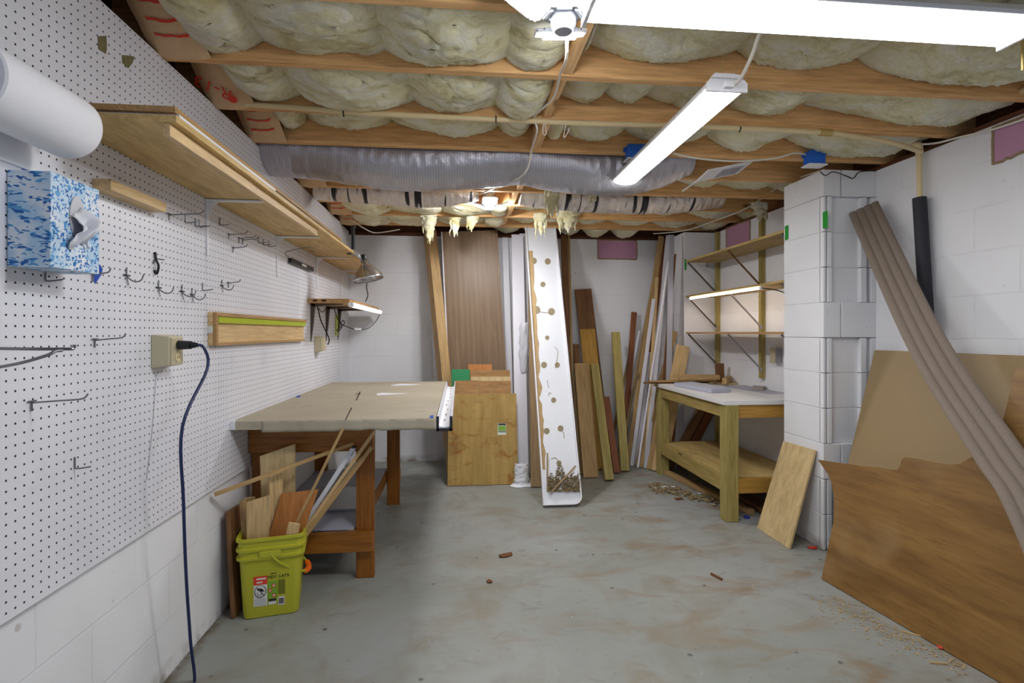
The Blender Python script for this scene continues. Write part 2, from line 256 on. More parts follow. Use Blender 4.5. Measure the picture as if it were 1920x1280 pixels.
# ------------------------------------------------------------------ mesh helpers
def frame(z, hint):
    z = z.normalized(); x = (hint - z*hint.dot(z)).normalized(); y = z.cross(x)
    return Matrix((x, y, z)).transposed()
def TR(o, R=None):
    m = (R or Matrix.Identity(3)).to_4x4(); m.translation = o; return m
def smooth_path(pts, n=6):
    P = [Vector(p) for p in pts]
    if len(P) < 3 or n <= 1: return P
    out = []
    for i in range(len(P)-1):
        a = P[max(i-1, 0)]; b = P[i]; c = P[i+1]; d = P[min(i+2, len(P)-1)]
        for k in range(n):
            t = k/n
            out.append(0.5*((2*b)+(c-a)*t+(2*a-5*b+4*c-d)*t*t+(3*b-a-3*c+d)*t**3))
    out.append(P[-1]); return out
class MB:
    def __init__(s): s.bm = bmesh.new()
    def v(s, p): return s.bm.verts.new(p)
    def face(s, vs):
        try: return s.bm.faces.new(vs)
        except ValueError: return None
    def box(s, c, size, R=None):
        R = R or Matrix.Identity(3); c = Vector(c); h = Vector(size)/2
        q = [s.v(c + R @ Vector((h.x*i, h.y*j, h.z*k))) for k in (-1, 1) for j in (-1, 1) for i in (-1, 1)]
        for f in ((0, 2, 3, 1), (4, 5, 7, 6), (0, 1, 5, 4), (2, 6, 7, 3), (0, 4, 6, 2), (1, 3, 7, 5)): s.face([q[i] for i in f])
        return s
    def mm(s, x0, x1, y0, y1, z0, z1): return s.box(((x0+x1)/2, (y0+y1)/2, (z0+z1)/2), (abs(x1-x0), abs(y1-y0), abs(z1-z0)))
    def beam(s, p0, p1, w, t, hint=Vector((1, 0, 0))):
        p0, p1 = Vector(p0), Vector(p1); return s.box((p0+p1)/2, (w, t, (p1-p0).length), frame(p1-p0, hint))
    def loft(s, rings, close=True, caps=True):
        R = [[s.v(p) for p in r] for r in rings]
        for a, b in zip(R, R[1:]):
            n = len(a)
            for i in range(n if close else n-1):
                j = (i+1) % n; s.face([a[i], a[j], b[j], b[i]])
        if caps and close: s.face(R[0][::-1]); s.face(R[-1])
        return s
    def tube(s, pts, r, seg=8, n=6, rr=None):
        P = smooth_path(pts, n); rings = []
        t0 = (P[1]-P[0]).normalized(); hint = Vector((0, 0, 1)) if abs(t0.z) < 0.9 else Vector((1, 0, 0))
        x = (hint - t0*hint.dot(t0)).normalized()
        for i, p in enumerate(P):
            t = (P[min(i+1, len(P)-1)]-P[max(i-1, 0)]).normalized()
            x = (x - t*x.dot(t)).normalized(); y = t.cross(x); q = rr(i/(len(P)-1)) if rr else r
            rings.append([p + (x*math.cos(2*PI*k/seg)+y*math.sin(2*PI*k/seg))*q for k in range(seg)])
        return s.loft(rings)
    def cyl(s, p0, p1, r0, r1=None, seg=20):
        p0, p1 = Vector(p0), Vector(p1); F = frame(p1-p0, Vector((1, 0, 0)) if abs((p1-p0).normalized().x) < 0.9 else Vector((0, 1, 0))); r1 = r0 if r1 is None else r1
        return s.loft([[p + F @ Vector((math.cos(2*PI*k/seg)*r, math.sin(2*PI*k/seg)*r, 0)) for k in range(seg)] for p, r in ((p0, r0), (p1, r1))])
    def lathe(s, prof, o, R=None, seg=28, caps=False):
        R = R or Matrix.Identity(3); o = Vector(o)
        return s.loft([[o + R @ Vector((math.cos(2*PI*k/seg)*r, math.sin(2*PI*k/seg)*r, z)) for k in range(seg)] for r, z in prof], True, caps)
    def prism(s, poly, d):
        d = Vector(d); a = [s.v(Vector(p)) for p in poly]; b = [s.v(Vector(p)+d) for p in poly]; n = len(a)
        s.face(a[::-1]); s.face(b)
        for i in range(n): s.face([a[i], a[(i+1) % n], b[(i+1) % n], b[i]])
        return s
    def grid(s, fn, nu, nv):
        q = [[s.v(fn(i/nu, j/nv)) for j in range(nv+1)] for i in range(nu+1)]
        for i in range(nu):
            for j in range(nv): s.face([q[i][j], q[i+1][j], q[i+1][j+1], q[i][j+1]])
        return s
def mworld(o):
    m = o.matrix_basis.copy()
    while o.parent: o = o.parent; m = o.matrix_basis @ m
    return m
def obj(name, mb, mat, parent=None, mtx=None, bevel=0.0, smooth=False, solid=0.0, label=None, local=False):
    """Link one mesh object. Vertices are given in world space (or in mtx / parent space when local)."""
    bm = mb.bm; bmesh.ops.recalc_face_normals(bm, faces=bm.faces)
    if mtx is not None:                                     # a frame of its own
        if not local: bmesh.ops.transform(bm, matrix=mtx.inverted(), verts=bm.verts)
        M0 = mtx
    elif parent is not None:
        M0 = mworld(parent)
        if not local: bmesh.ops.transform(bm, matrix=M0.inverted(), verts=bm.verts)
    else:
        xs = [v.co for v in bm.verts]
        o = Vector(((min(p.x for p in xs)+max(p.x for p in xs))/2, (min(p.y for p in xs)+max(p.y for p in xs))/2, min(p.z for p in xs)))
        M0 = Matrix.Translation(o); bmesh.ops.translate(bm, vec=-o, verts=bm.verts)
    me = bpy.data.meshes.new(name); 
    if smooth:
        for f in bm.faces: f.smooth = True
    bm.to_mesh(me); bm.free(); me.materials.append(mat)
    o = bpy.data.objects.new(name, me); COL.objects.link(o)
    if parent is not None:
        o.parent = parent; o.matrix_basis = mworld(parent).inverted() @ M0
    else: o.matrix_basis = M0
    if smooth and smooth != 'full': me.set_sharp_from_angle(angle=0.7)
    if solid: q = o.modifiers.new('solid', 'SOLIDIFY'); q.thickness = solid; q.offset = 0
    if bevel: q = o.modifiers.new('bevel', 'BEVEL'); q.width = bevel; q.segments = 2; q.limit_method = 'ANGLE'
    if label: o['label'] = label
    return o
def tag(o, label, cat, group=None, kind=None):
    o['label'] = label; o['category'] = cat
    if group: o['group'] = group
    if kind: o['kind'] = kind
    return o
def thing(name, label, cat, loc, group=None, rz=0.0):
    o = bpy.data.objects.new(name, None); COL.objects.link(o); o.location = loc; o.rotation_euler = (0, 0, rz); o.empty_display_size = 0.1
    return tag(o, label, cat, group)
def struct(name, mb, mat, label=None, **k):
    o = obj(name, mb, mat, **k); o['kind'] = 'structure'
    if label: o['label'] = label
    return o
def text(name, s, size, mat, parent, mtx, ext=0.0006, label=None):
    cu = bpy.data.curves.new(name, 'FONT'); cu.body = s; cu.size = size; cu.extrude = ext; cu.align_x = 'CENTER'; cu.align_y = 'CENTER'; cu.resolution_u = 3
    t = bpy.data.objects.new(name, cu); COL.objects.link(t); bpy.context.view_layer.update()
    me = bpy.data.meshes.new_from_object(t.evaluated_get(bpy.context.evaluated_depsgraph_get())); bpy.data.objects.remove(t)
    me.materials.clear(); me.materials.append(mat)
    o = bpy.data.objects.new(name, me); COL.objects.link(o); o.parent = parent; o.matrix_basis = mworld(parent).inverted() @ mtx
    if label: o['label'] = label
    return o
def board(name, label, cat, p0, p1, w, t, mat, group=None, hint=Vector((1, 0, 0)), bevel=0.003, parent=None):
    """A length of timber from p0 (middle of its foot) to p1 (middle of its top); grain runs along it."""
    p0, p1 = Vector(p0), Vector(p1); F = frame(p1-p0, hint); L = (p1-p0).length
    mb = MB().box((0, 0, L/2), (w, t, L))
    o = obj(name, mb, mat, parent, TR(p0, F), bevel, local=True)
    if parent is None: tag(o, label, cat, group)
    return o

# ------------------------------------------------------------------ the room
XR, YB, YF = 2.40, 5.17, -1.4       # left wall, right wall, back wall, open end behind the camera
ZW, ZJ, ZC = 2.185, 2.215, 2.46                 # wall top, joist undersides, subfloor
struct('floor', MB().mm(XL-0.2, XR+0.2, YF, YB+0.2, -0.1, 0), M['floor'])
struct('ceiling', MB().mm(XL-0.2, XR+0.3, YF, YB+0.2, ZC, ZC+0.05), M['subfloor'])
struct('wall_left', MB().mm(XL-0.2, XL, YF, YB+0.2, 0, 2.215), M['cmu_y'])
struct('wall_right', MB().mm(XR, XR+0.2, YF, YB+0.2, 0, ZW), M['cmu_y'])
struct('wall_back', MB().mm(XL, XR, YB, YB+0.2, 0, ZW), M['cmu_x'])
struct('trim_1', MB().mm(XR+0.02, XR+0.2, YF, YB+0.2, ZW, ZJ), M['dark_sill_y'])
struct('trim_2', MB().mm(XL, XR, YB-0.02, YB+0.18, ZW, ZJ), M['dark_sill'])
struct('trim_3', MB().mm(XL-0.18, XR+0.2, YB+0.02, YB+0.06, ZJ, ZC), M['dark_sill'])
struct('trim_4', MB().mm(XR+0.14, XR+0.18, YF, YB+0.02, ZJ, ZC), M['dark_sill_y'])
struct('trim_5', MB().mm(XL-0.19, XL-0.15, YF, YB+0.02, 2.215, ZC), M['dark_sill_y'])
# block pilasters on the right wall: the near one with its sash grooves, the far one in the corner
def pilaster(name, x0, y0, y1):
    mb = MB(); k = 0; z = 0.0
    while z < ZW-0.001:
        z1 = min(z+0.2032, ZW); g = 0.0015
        if k % 4 != 2:          # grooved block ends
            mb.mm(x0, XR, y0+0.026, y1, z, z1)
            for a, b in ((x0, x0+0.016), (x0+0.026, x0+0.052), (XR-0.095, XR-0.058), (XR-0.03, XR)): mb.mm(a, b, y0+random.uniform(-0.002, 0.002), y0+0.035, z+g, z1-g)
        else:
            mb.mm(x0, x0+0.105, y0, y1, z+g, z1); mb.mm(x0+0.112, XR, y0+random.uniform(0, 0.004), y1, z+g, z1); mb.mm(x0+0.1, x0+0.12, y0+0.02, y1, z, z1)
        z = z1; k += 1
    return struct(name, mb, M['cmu_p'], bevel=0.003)
pilaster('wall_right_pilaster', 2.075, 2.82, 3.19)
struct('wall_right_corner', MB().mm(2.085, XR, 4.72, YB, 0, ZW), M['cmu_p'])

# pegboard sheets: three tall, three short above the shelf, each its own
PX = XL+0.017
seams = [-1.39, 1.052, 2.271, 3.500, 4.705]
names = ['nearest the camera', 'behind the tissue box', 'behind the spirit level', 'in the back left corner']
for i in range(4):
    for (z0, z1, w) in ((0.585, 1.806, 'large lower'), (1.808, 2.213, 'short upper')):
        o = obj('pegboard', MB().mm(XL+0.011, PX, seams[i]+0.0015, seams[i+1]-0.0015, z0, z1), M['peg'])
        tag(o, f"{w} white pegboard sheet {'near the ceiling, over the one' if 'upper' in w else 'on left wall,'} {names[i]}", 'pegboard', 'white pegboard sheets on the left wall')

# ------------------------------------------------------------------ ceiling joists and blocking
JY = [1.58+0.4062*k for k in range(-7, 9)]
ordw = ['behind the camera', 'behind the camera', 'behind the camera', 'behind the camera', 'above the camera', 'above the camera', 'just outside the top of the picture',
        'nearest in view, behind the near cluster lamp', 'second in view, above the shop light near end', 'third in view, with the cream pipe along it', 'fourth in view, just before the plastic jacketed duct',
        'hidden behind the plastic jacketed duct', 'just behind the plastic jacketed duct', 'just behind the foil duct', 'last but one before the back wall', 'last one before the back wall']
for i, y in enumerate(JY):
    if y < 1.1: continue
    o = obj('ceiling_joist', MB().mm(XL-0.148, XR+0.138, y-0.038, y, ZJ, ZC), M['joist'], bevel=0.003)
    tag(o, f"exposed pine ceiling joist, {ordw[i]}", 'joist', 'exposed ceiling joists')
for i, y in enumerate(JY[7:15]):
    if i == 3: continue
    x = 0.385-0.012*(i % 2)
    o = obj('joist_blocking', MB().mm(x, x+0.038, y, y+0.3682, ZJ+0.006, ZC), M['joist_y'], bevel=0.002)
    tag(o, f"short pine blocking piece between joists, {['nearest one, above the cluster lamp', 'second one, beside the hanging lamp cable', 'third one, behind the cream pipe', '', 'fourth one, above the plastic jacketed duct', 'fifth one, between the two foil duct ends', 'sixth one, over the far cluster lamp', 'one nearest the back wall'][i]}", 'blocking', 'blocking between the joists')

# ------------------------------------------------------------------ fibreglass batts, billowing between wire pinch points
def nz(x, y, z): return noise.noise(Vector((x, y, z)))
def batt(y0, y1, x0, x1, pins, amp, label, seed, right_extra=0.0, top=2.345, res=0.013):
    pins = sorted([x0]+[p for p in pins if x0 < p < x1]+[x1]); nu = int((x1-x0)/res); nv = int((y1-y0)/res)
    rs = random.Random(seed); am = [rs.uniform(0.8, 1.15) for _ in pins]; sk = [rs.uniform(-1, 1) for _ in pins]
    def fn(a, b):
        x = x0+(x1-x0)*a; y = y0+(y1-y0)*b
        for i in range(len(pins)-1):
            if pins[i] <= x <= pins[i+1]: break
        t = (x-pins[i])/(pins[i+1]-pins[i]); t += 0.12*sk[i]*math.sin(PI*t); s = max(0.0, math.sin(PI*min(max(t, 0), 1)))**0.55
        w = 1-abs(2*b-1)**3
        e = max(0.0, (x-1.2)/1.2)*right_extra
        z = top-s*(amp*am[i]+e)*(0.62+0.38*w)
        k = 0.35+0.65*s
        z += k*(0.026*nz(x*6+seed, y*8, seed)-0.013*abs(nz(x*13+z*9, y*19+seed, 3))+0.009*abs(nz(x*31, y*37, seed*2))+0.010*nz(x*75, y*70, seed*3))+0.008
        dy = 0.012*nz(x*20, z*20, seed) * (1-w)
        return (x, min(max(y+dy, y0-0.001), y1+0.001), z)
    o = obj('insulation_batt', MB().grid(fn, nu, nv), M['fluff'], smooth='full')
    q = o.modifiers.new('thick', 'SOLIDIFY'); q.thickness = -0.05; q.offset = 1
    tag(o, label, 'insulation', 'fibreglass batts between the joists'); return o
XLB, XRB = XL+0.175, XR+0.1
def xs(us, y): return [ony(u, 300, y).x for u in us]
spec = [(7, [450, 715, 962], [1118, 1430, 1672], 0.096, 'in the nearest bay', 0.05), (8, [540, 771, 940], [1050, 1156, 1236, 1390, 1540], 0.100, 'in the second bay', 0.07),
        (9, [556, 726, 940], [1065, 1190, 1350, 1500], 0.100, 'in the third bay, above the cream pipe', 0.07), (6, [380, 700], [1300, 1600], 0.11, 'in the bay above the long lamp', 0.03)]
for (i, ul, ur, amp, w, ex) in spec:
    y0, y1 = JY[i]+0.001, JY[i+1]-0.039; ym = (y0+y1)/2
    batt(y0, y1, XLB-0.02, 0.37, xs(ul, ym), amp, f"yellow fibreglass batt {w}, left of the blocking", i+1.3)
    batt(y0, y1, 0.425, XRB, xs(ur, ym), amp, f"yellow fibreglass batt {w}, right of the blocking", i+7.7, ex)
for (i, w, amp, top) in ((10, 'over the plastic jacketed duct', 0.03, 2.43), (11, 'behind the plastic jacketed duct', 0.05, 2.315), (12, 'over the foil duct', 0.03, 2.44), (13, 'behind the foil duct', 0.05, 2.30), (14, 'in the last bay before the back wall', 0.06, 2.30)):
    y0, y1 = JY[i]+0.001, JY[i+1]-0.039; rs = random.Random(i)
    p, x = [], XLB
    while x < XRB: x += rs.uniform(0.25, 0.5); p.append(x)
    batt(y0, y1, XLB-0.02, 0.37, p, amp, f"yellow fibreglass batt {w}, left of the blocking", i*1.9, 0, top, 0.018)
    batt(y0, y1, 0.425, XRB, p, amp, f"yellow fibreglass batt {w}, right of the blocking", i*2.7, 0.04 if i not in (10, 12) else 0, top, 0.018)
y0, y1 = JY[15]+0.001, YB+0.02
batt(y0, y1, 0.3, 1.75, [0.6, 0.95, 1.2, 1.5], 0.12, 'yellow fibreglass batt sagging over the top of the back wall', 55.0, 0, 2.31, 0.018)
# kraft paper ends of the batts along the left wall
def kraft(u, v, y0, y1, label, seed, txt=None):
    root = thing('kraft_batt_end', label, 'insulation', (XL+0.12, (y0+y1)/2, 2.2), 'kraft paper batt ends along the left wall')
    def fn(a, b):
        x = XL+0.005+0.180*a; y = y0+(y1-y0)*b; s = math.sin(PI*(0.08+0.84*b))**0.5*math.sin(PI*(0.12+0.80*a))**0.45
        return (x, y, 2.44-0.215*b-0.045*s+0.006*nz(x*14, y*14, seed)+0.004*nz(x*40, y*40, seed))
    obj('facing', MB().grid(fn, 22, 26), M['kraft'], root, smooth='full')
    for k in range(5):
        b = 0.18+0.14*k; st = MB()
        if txt and k > 0: continue
        r = [[Vector(fn(a, b+d))+Vector((0, -0.001, -0.003)) for d in (0, 0.024)] for a in [0.22+0.6*q/16 for q in range(17)]]
        for A, B in zip(r, r[1:]): st.prism([A[0], B[0], B[1], A[1]], (0, 0, -0.0005))
        obj('red_stripe', st, M['red'], root)
    if txt:
        e = Vector((0, 0.365, -0.215)).normalized(); nn = Vector((0, e.z, -e.y)); q0 = Vector((XL+0.12, y0, 2.44-0.045))+nn*0.012
        d = Vector((-0.86, 0, 0))-e*0.5; up = Vector((-0.5, 0, 0))+e*0.86; R = Matrix((d, up, nn)).transposed()
        text('printed_text', txt, 0.074, M['red'], root, TR(onp(399, 164, q0, nn), R), 0.0008)
        p = onp(436, 186, q0, nn); obj('printed_emblem', MB().cyl(p, p-nn*0.002, 0.018, 0.018), M['red'], root)
for k, i in enumerate((7, 8, 9, 11, 13, 14)):
    kraft(0, 0, JY[i]+0.004, JY[i+1]-0.042, f"brown kraft paper batt end at the left wall, {['in the nearest bay, with red stripes', 'printed R-13 in red', 'beside the start of the cream pipe', 'between the two ducts', 'behind the foil duct', 'last one before the back wall'][k]}", i*3.1, 'R-13' if i == 8 else None)
# loose tufts hanging below the joists
def tuft(u, v0, v1, y, wpx, label, seed, white=False):
    p0 = ony(u, v0, y); p1 = ony(u+random.uniform(-6, 6), v1, y); L = (p1-p0).length; w = wpx*y/FPX/2
    rs = random.Random(int(seed*10)); mb = MB()
    for q in range(9):
        big = q < 2; w_ = w*(0.8 if big else rs.uniform(0.16, 0.38)); dx = 0 if big else rs.uniform(-0.85, 0.85)*w; ln = 0.62+0.3*q if big else rs.uniform(0.4, 1.08); sd = seed*3+q
        rings = []
        for k in range(21):
            t = k/20; c = p0+(p1-p0)*(t*ln)+Vector((dx+0.022*nz(t*3, sd, 0)*t, 0.018*nz(sd, t*3, 1)+rs.uniform(-0.001, 0.001), 0))
            ring = []
            for e in range(18):
                a = 2*PI*e/18; r = w_*max(0.1, (1-t**1.5)*(1+0.8*nz(math.cos(a)*2.5+sd, math.sin(a)*2.5, t*6)+0.6*nz(math.cos(a)*6, math.sin(a)*6+sd, t*15)))
                ring.append(c+Vector((r*math.cos(a), 0.5*r*math.sin(a), 0.006*nz(e*0.9, t*20, sd))))
            rings.append(ring)
        mb.loft(rings)
    o = obj('insulation_tuft', mb, M['fluff'], smooth='full')
    tag(o, label, 'insulation', 'loose tufts of fibreglass hanging from the joists')
tuft(1037, 342, 418, 3.55, 30, 'pale hanging tuft of fibreglass, the largest one, right of the far cluster lamp', 1.0)
tuft(804, 404, 462, 4.36, 30, 'torn fibreglass tuft hanging over the top of the tan post', 2.0)
tuft(853, 408, 447, 4.36, 20, 'small fibreglass tuft hanging in front of the brown panel, left one', 3.0)
tuft(886, 406, 437, 4.36, 22, 'small fibreglass tuft hanging in front of the brown panel, below the lamp', 4.0)
tuft(1014, 400, 446, 4.36, 26, 'pointed fibreglass tuft hanging over the white tray top', 5.0)
tuft(1066, 396, 440, 4.36, 44, 'wide fibreglass tuft hanging above the tall brown post', 6.0)
tuft(1112, 366, 382, 3.58, 14, 'thin fibreglass wisp hanging between the foil duct and the shop light', 7.0)
tuft(1422, 380, 420, 3.75, 34, 'fibreglass tuft hanging beside the top of the near pilaster', 8.0)

# ------------------------------------------------------------------ ducts
def duct(name, label, pts, r, mat, seed, seg=40):
    P = smooth_path(pts, 26); rings = []
    for i, p in enumerate(P):
        t = (P[min(i+1, len(P)-1)]-P[max(i-1, 0)]).normalized(); y = Vector((0, 1, 0)); z = t.cross(y).normalized()
        rings.append([p+(y*math.cos(2*PI*k/seg)+z*math.sin(2*PI*k/seg))*(r*(1+0.03*nz(i*0.3, k*0.3, seed)+0.014*nz(i*1.7, k*0.3, seed))) for k in range(seg)])
    return tag(obj(name, MB().loft(rings), mat, smooth='full'), label, 'duct', 'flexible air ducts along the joist bays')
YD = (JY[10]+JY[11])/2-0.02
duct('flexible_duct', 'fat grey plastic jacketed air duct sagging under the joists, left part', [(XL-0.1, YD, 2.27), (-0.75, YD, 2.245), (-0.35, YD, 2.20), (0.0, YD, 2.215), (0.33, YD, 2.25)], 0.155, M['foil'], 1.0)
duct('flexible_duct', 'fat grey plastic jacketed air duct sagging under the joists, right part behind shop light', [(0.34, YD, 2.25), (0.55, YD, 2.215), (0.80, YD, 2.20), (1.05, YD, 2.22), (1.30, YD, 2.32)], 0.150, M['foil'], 2.0)
YE = (JY[12]+JY[13])/2-0.02
duct('foil_duct', 'slim silver foil duct with black tape bands, left part by the far lamp', [(XL+0.05, YE, 2.27), (-0.6, YE, 2.25), (-0.2, YE, 2.235), (0.12, YE, 2.29)], 0.092, M['foilband'], 3.0)
duct('foil_duct', 'slim silver foil duct with black tape bands, right part beyond the shop light', [(0.44, YE, 2.28), (0.75, YE, 2.25), (1.15, YE, 2.235), (1.6, YE, 2.25), (1.95, YE, 2.30)], 0.105, M['foilband'], 4.0)

# ------------------------------------------------------------------ lamps
def shop_light(label, a, b, z, half, hang, glow='shop_glow'):
    """Four foot LED shop light between a and b (xy), lens down."""
    a, b = Vector((*a, z)), Vector((*b, z)); d = (b-a).normalized(); n = Vector((-d.y, d.x, 0)); up = Vector((0, 0, 1))
    root = thing('shop_light', label, 'lamp', (a+b)/2, 'four foot shop lights')
    def sec(p, prof): return [p+n*q[0]+up*q[1] for q in prof]
    hs = [(-half, 0.0), (-half, 0.012), (-half*0.62, 0.045), (half*0.62, 0.045), (half, 0.012), (half, 0.0)]
    obj('housing', MB().loft([sec(a, hs), sec(b, hs)]), M['whitemetal'], root, bevel=0.002)
    ls = [(-half*0.93, 0.0)]+[(half*0.93*math.sin(t), -0.016*math.cos(t)) for t in [(-1+2*k/10)*PI/2 for k in range(1, 10)]]+[(half*0.93, 0.0)]
    obj('diffuser', MB().loft([sec(a+d*0.004, ls), sec(b-d*0.004, ls)]), M[glow], root)
    es = [(-half*1.03, -0.014), (-half*1.03, 0.016), (-half*0.62, 0.048), (half*0.62, 0.048), (half*1.03, 0.016), (half*1.03, -0.014)]
    for p, q in ((a, a-d*0.012), (b, b+d*0.012)): obj('end_cap', MB().loft([sec(p, es), sec(q, es)]), M['whitemetal'], root, bevel=0.002)
    tab = obj('hanger_tab', MB().box(a+d*0.02+up*0.052, (0.075, 0.03, 0.012), frame(up, n)).box(b-d*0.02+up*0.052, (0.075, 0.03, 0.012), frame(up, n)), M['whitemetal'], root)
    for p in hang: obj('hanging_wire', MB().tube([p, Vector((p[0], p[1], ZJ+0.015))], 0.0016, 6, 1), M['brass'], root)
    return root
l1 = shop_light('white LED shop light hanging lengthwise from the joists over the right side', (0.925, 1.752), (0.925, 3.085), 2.100, 0.072, [(0.925, 1.78, 2.15), (0.925, 3.06, 2.15)])
obj('power_cord', MB().tube([onx(1362, 162, 0.94), onx(1385, 152, 0.945), onx(1408, 108, 0.93), onx(1424, 65, 0.915), onx(1442, 42, 0.90)], 0.006, 8), M['ivory'], l1)
obj('cord_plug', MB().box(ony(1365, 160, 1.735), (0.034, 0.03, 0.022)), M['whitemetal'], l1, bevel=0.003)
text('rating_print', 'SUITABLE FOR DAMP LOCATIONS', 0.0078, M['greytrim'], l1, TR(Vector((0.925, 1.7385, 2.130)), Matrix(((1, 0, 0), (0, 0, -1), (0, 1, 0)))), 0.0003)
shop_light('white LED shop light hanging crosswise at the top right, beside the near cluster lamp', (0.345, 1.345), (1.60, 1.345), 2.105, 0.078, [(0.40, 1.345, 2.155), (1.55, 1.345, 2.155)], 'cross_glow')

def cluster_lamp(label, c, s, panels, cord=None, glow='panel_glow'):
    c = Vector(c); root = thing('cluster_lamp', label, 'lamp', c, 'folding panel ceiling lamps')
    obj('hub', MB().lathe([(0.001, -0.045*s), (0.024*s, -0.043*s), (0.034*s, -0.028*s), (0.036*s, 0.0), (0.062*s, 0.012*s), (0.066*s, 0.035*s), (0.05*s, 0.05*s), (0.036*s, 0.055*s)], c, None, 28), M['greyplastic'], root, smooth=True)
    obj('socket', MB().lathe([(0.03*s, 0.05*s), (0.03*s, 0.085*s), (0.048*s, 0.09*s), (0.05*s, 0.14*s), (0.0, 0.14*s)], c, None, 24), M['whitemetal'], root, smooth=True)
    for (az, tilt, ln, wd) in panels:
        a = math.radians(az); t = math.radians(tilt); out = Vector((math.cos(a), math.sin(a), 0)); side = Vector((-math.sin(a), math.cos(a), 0))
        ax = out*math.cos(t)-Vector((0, 0, 1))*math.sin(t); nrm = side.cross(ax)
        if nrm.z > 0: nrm = -nrm
        m = c+out*0.055*s-Vector((0, 0, 0.004))+ax*ln*0.5*s; R = Matrix((ax, side, ax.cross(side))).transposed()
        pn = MB(); hl, hw = ln*s/2, wd*s/2
        poly = [(-hl, -hw*0.6), (-hl*0.7, -hw), (hl*0.8, -hw), (hl, -hw*0.7), (hl, hw*0.7), (hl*0.8, hw), (-hl*0.7, hw), (-hl, hw*0.6)]
        pn.prism([m+R @ Vector((x, y, 0))-nrm*0.006 for x, y in poly], nrm*0.012)
        p = obj('lamp_panel', pn, M['perf'], root, bevel=0.0015)
        obj('led_face', MB().box(m+nrm*0.009, (ln*s*0.86, wd*s*0.66, 0.008), R), M[glow], p)
        obj('hinge', MB().cyl(c+out*0.05*s+side*0.02*s-Vector((0, 0, 0.003)), c+out*0.05*s-side*0.02*s-Vector((0, 0, 0.003)), 0.008*s, None, 10), M['greyplastic'], root)
    if cord: obj('power_cord', MB().tube(cord, 0.005, 8), M['ivory'], root)
    return root
cluster_lamp('white folding panel lamp on the nearest joists at the top, four glowing panels', (0.285, 1.43, 2.122), 1.0, [(84, -22, 0.115, 0.15), (200, -24, 0.14, 0.11), (322, -26, 0.14, 0.11), (262, -20, 0.13, 0.11)],
             [(0.285, 1.45, 2.28), ony(1063, 95, 1.62), ony(1050, 140, 1.90), ony(1037, 185, 2.15), ony(1003, 217, 2.33), ony(1007, 245, 2.36), ony(996, 282, 2.72), ony(985, 322, 2.80), ony(945, 345, 3.3), ony(905, 362, 3.66)])
cluster_lamp('white folding panel lamp at the far end above the brown panel, three glowing panels', ony(917, 385, 3.86), 0.92, [(270, -18, 0.11, 0.12), (150, -24, 0.11, 0.12), (30, -24, 0.11, 0.12)], None, 'panel_far')

# ------------------------------------------------------------------ pipes, boxes and cables under the ceiling
pipe_y = JY[9]-0.055
pr = thing('water_pipe', 'long cream plastic pipe running across under the third joist', 'pipe', (0.5, pipe_y, 2.2))
obj('pipe', MB().tube([(XL+0.02, pipe_y, 2.228), (-0.4, pipe_y, 2.205), (0.4, pipe_y, 2.198), (1.2, pipe_y, 2.205), (1.70, pipe_y, 2.20)], 0.012, 12), M['cream'], pr, smooth=True)
obj('coupling', MB().cyl((1.70, pipe_y, 2.20), (1.76, pipe_y, 2.20), 0.017), M['brass'], pr)
obj('pipe_run', MB().tube([(1.76, pipe_y, 2.20), (2.1, pipe_y+0.05, 2.185), (2.34, pipe_y+0.12, 2.17)], 0.012, 12), M['cream'], pr, smooth=True)
for x in (0.16, -0.5, 1.3): obj('pipe_clip', MB().tube([(x, pipe_y, 2.184), (x, pipe_y-0.014, 2.2), (x, pipe_y, 2.2155)], 0.003, 6), M['black'], pr)
pa, pb = onx(1723, 262, 2.375), onx(1723, 372, 2.36)
pv = thing('drain_pipe', 'cream vertical pipe going into a black foam sleeve on the right wall', 'pipe', (2.36, pa.y, 1.2))
obj('riser', MB().cyl(onx(1723, 268, 2.365), onx(1725, 400, 2.355), 0.013), M['cream'], pv, smooth=True)
obj('elbow', MB().tube([onx(1700, 272, 2.34), onx(1722, 272, 2.36), onx(1723, 290, 2.365)], 0.017, 10), M['cream'], pv, smooth=True)
obj('foam_sleeve', MB().lathe([(0.013, 0.0), (0.031, 0.0), (0.031, -0.62), (0.029, -0.75)], onx(1724, 371, 2.352), frame(onx(1724, 371, 2.352)-onx(1738, 600, 2.355), Vector((1, 0, 0))), 20), M['pipeblack'], pv, smooth=True)
tag(obj('ceiling_pipe', MB().tube([ony(1805, 218, 2.3), ony(1860, 195, 2.1), ony(1935, 163, 1.9)], 0.014, 12), M['cream'], smooth=True), 'short cream pipe at the top right corner below the joists', 'pipe')
def cable(name, label, pts, r=0.005, mat='ivory'): return tag(obj(name, MB().tube(pts, r, 8), M[mat], smooth=True), label, 'cable')
cable('electric_cable', 'white cable sagging from shop light to the blue box on right', [ony(1262, 287, 2.60), ony(1310, 297, 2.62), ony(1380, 302, 2.65), ony(1450, 297, 2.68), ony(1490, 287, 2.70), ony(1515, 291, 2.745)])
cable('electric_cable', 'white cable running diagonally to the right wall past the pink panel', [ony(1560, 292, 2.76), ony(1640, 258, 2.5), ony(1740, 222, 2.28), ony(1830, 180, 2.1), ony(1925, 148, 1.95)])
cable('electric_cable', 'white cable along the top of the right wall over the pink foam', [onx(1660, 268, 2.33), onx(1740, 270, 2.37), onx(1800, 257, 2.385), onx(1860, 243, 2.385), onx(1925, 222, 2.385)])
cable('electric_cable', 'white cable stretched from the back corner to the pilaster top', [ony(1225, 438, 4.95), ony(1285, 432, 4.7), ony(1345, 412, 4.3), ony(1400, 390, 3.9), ony(1470, 345, 3.4), ony(1545, 318, 2.86)])
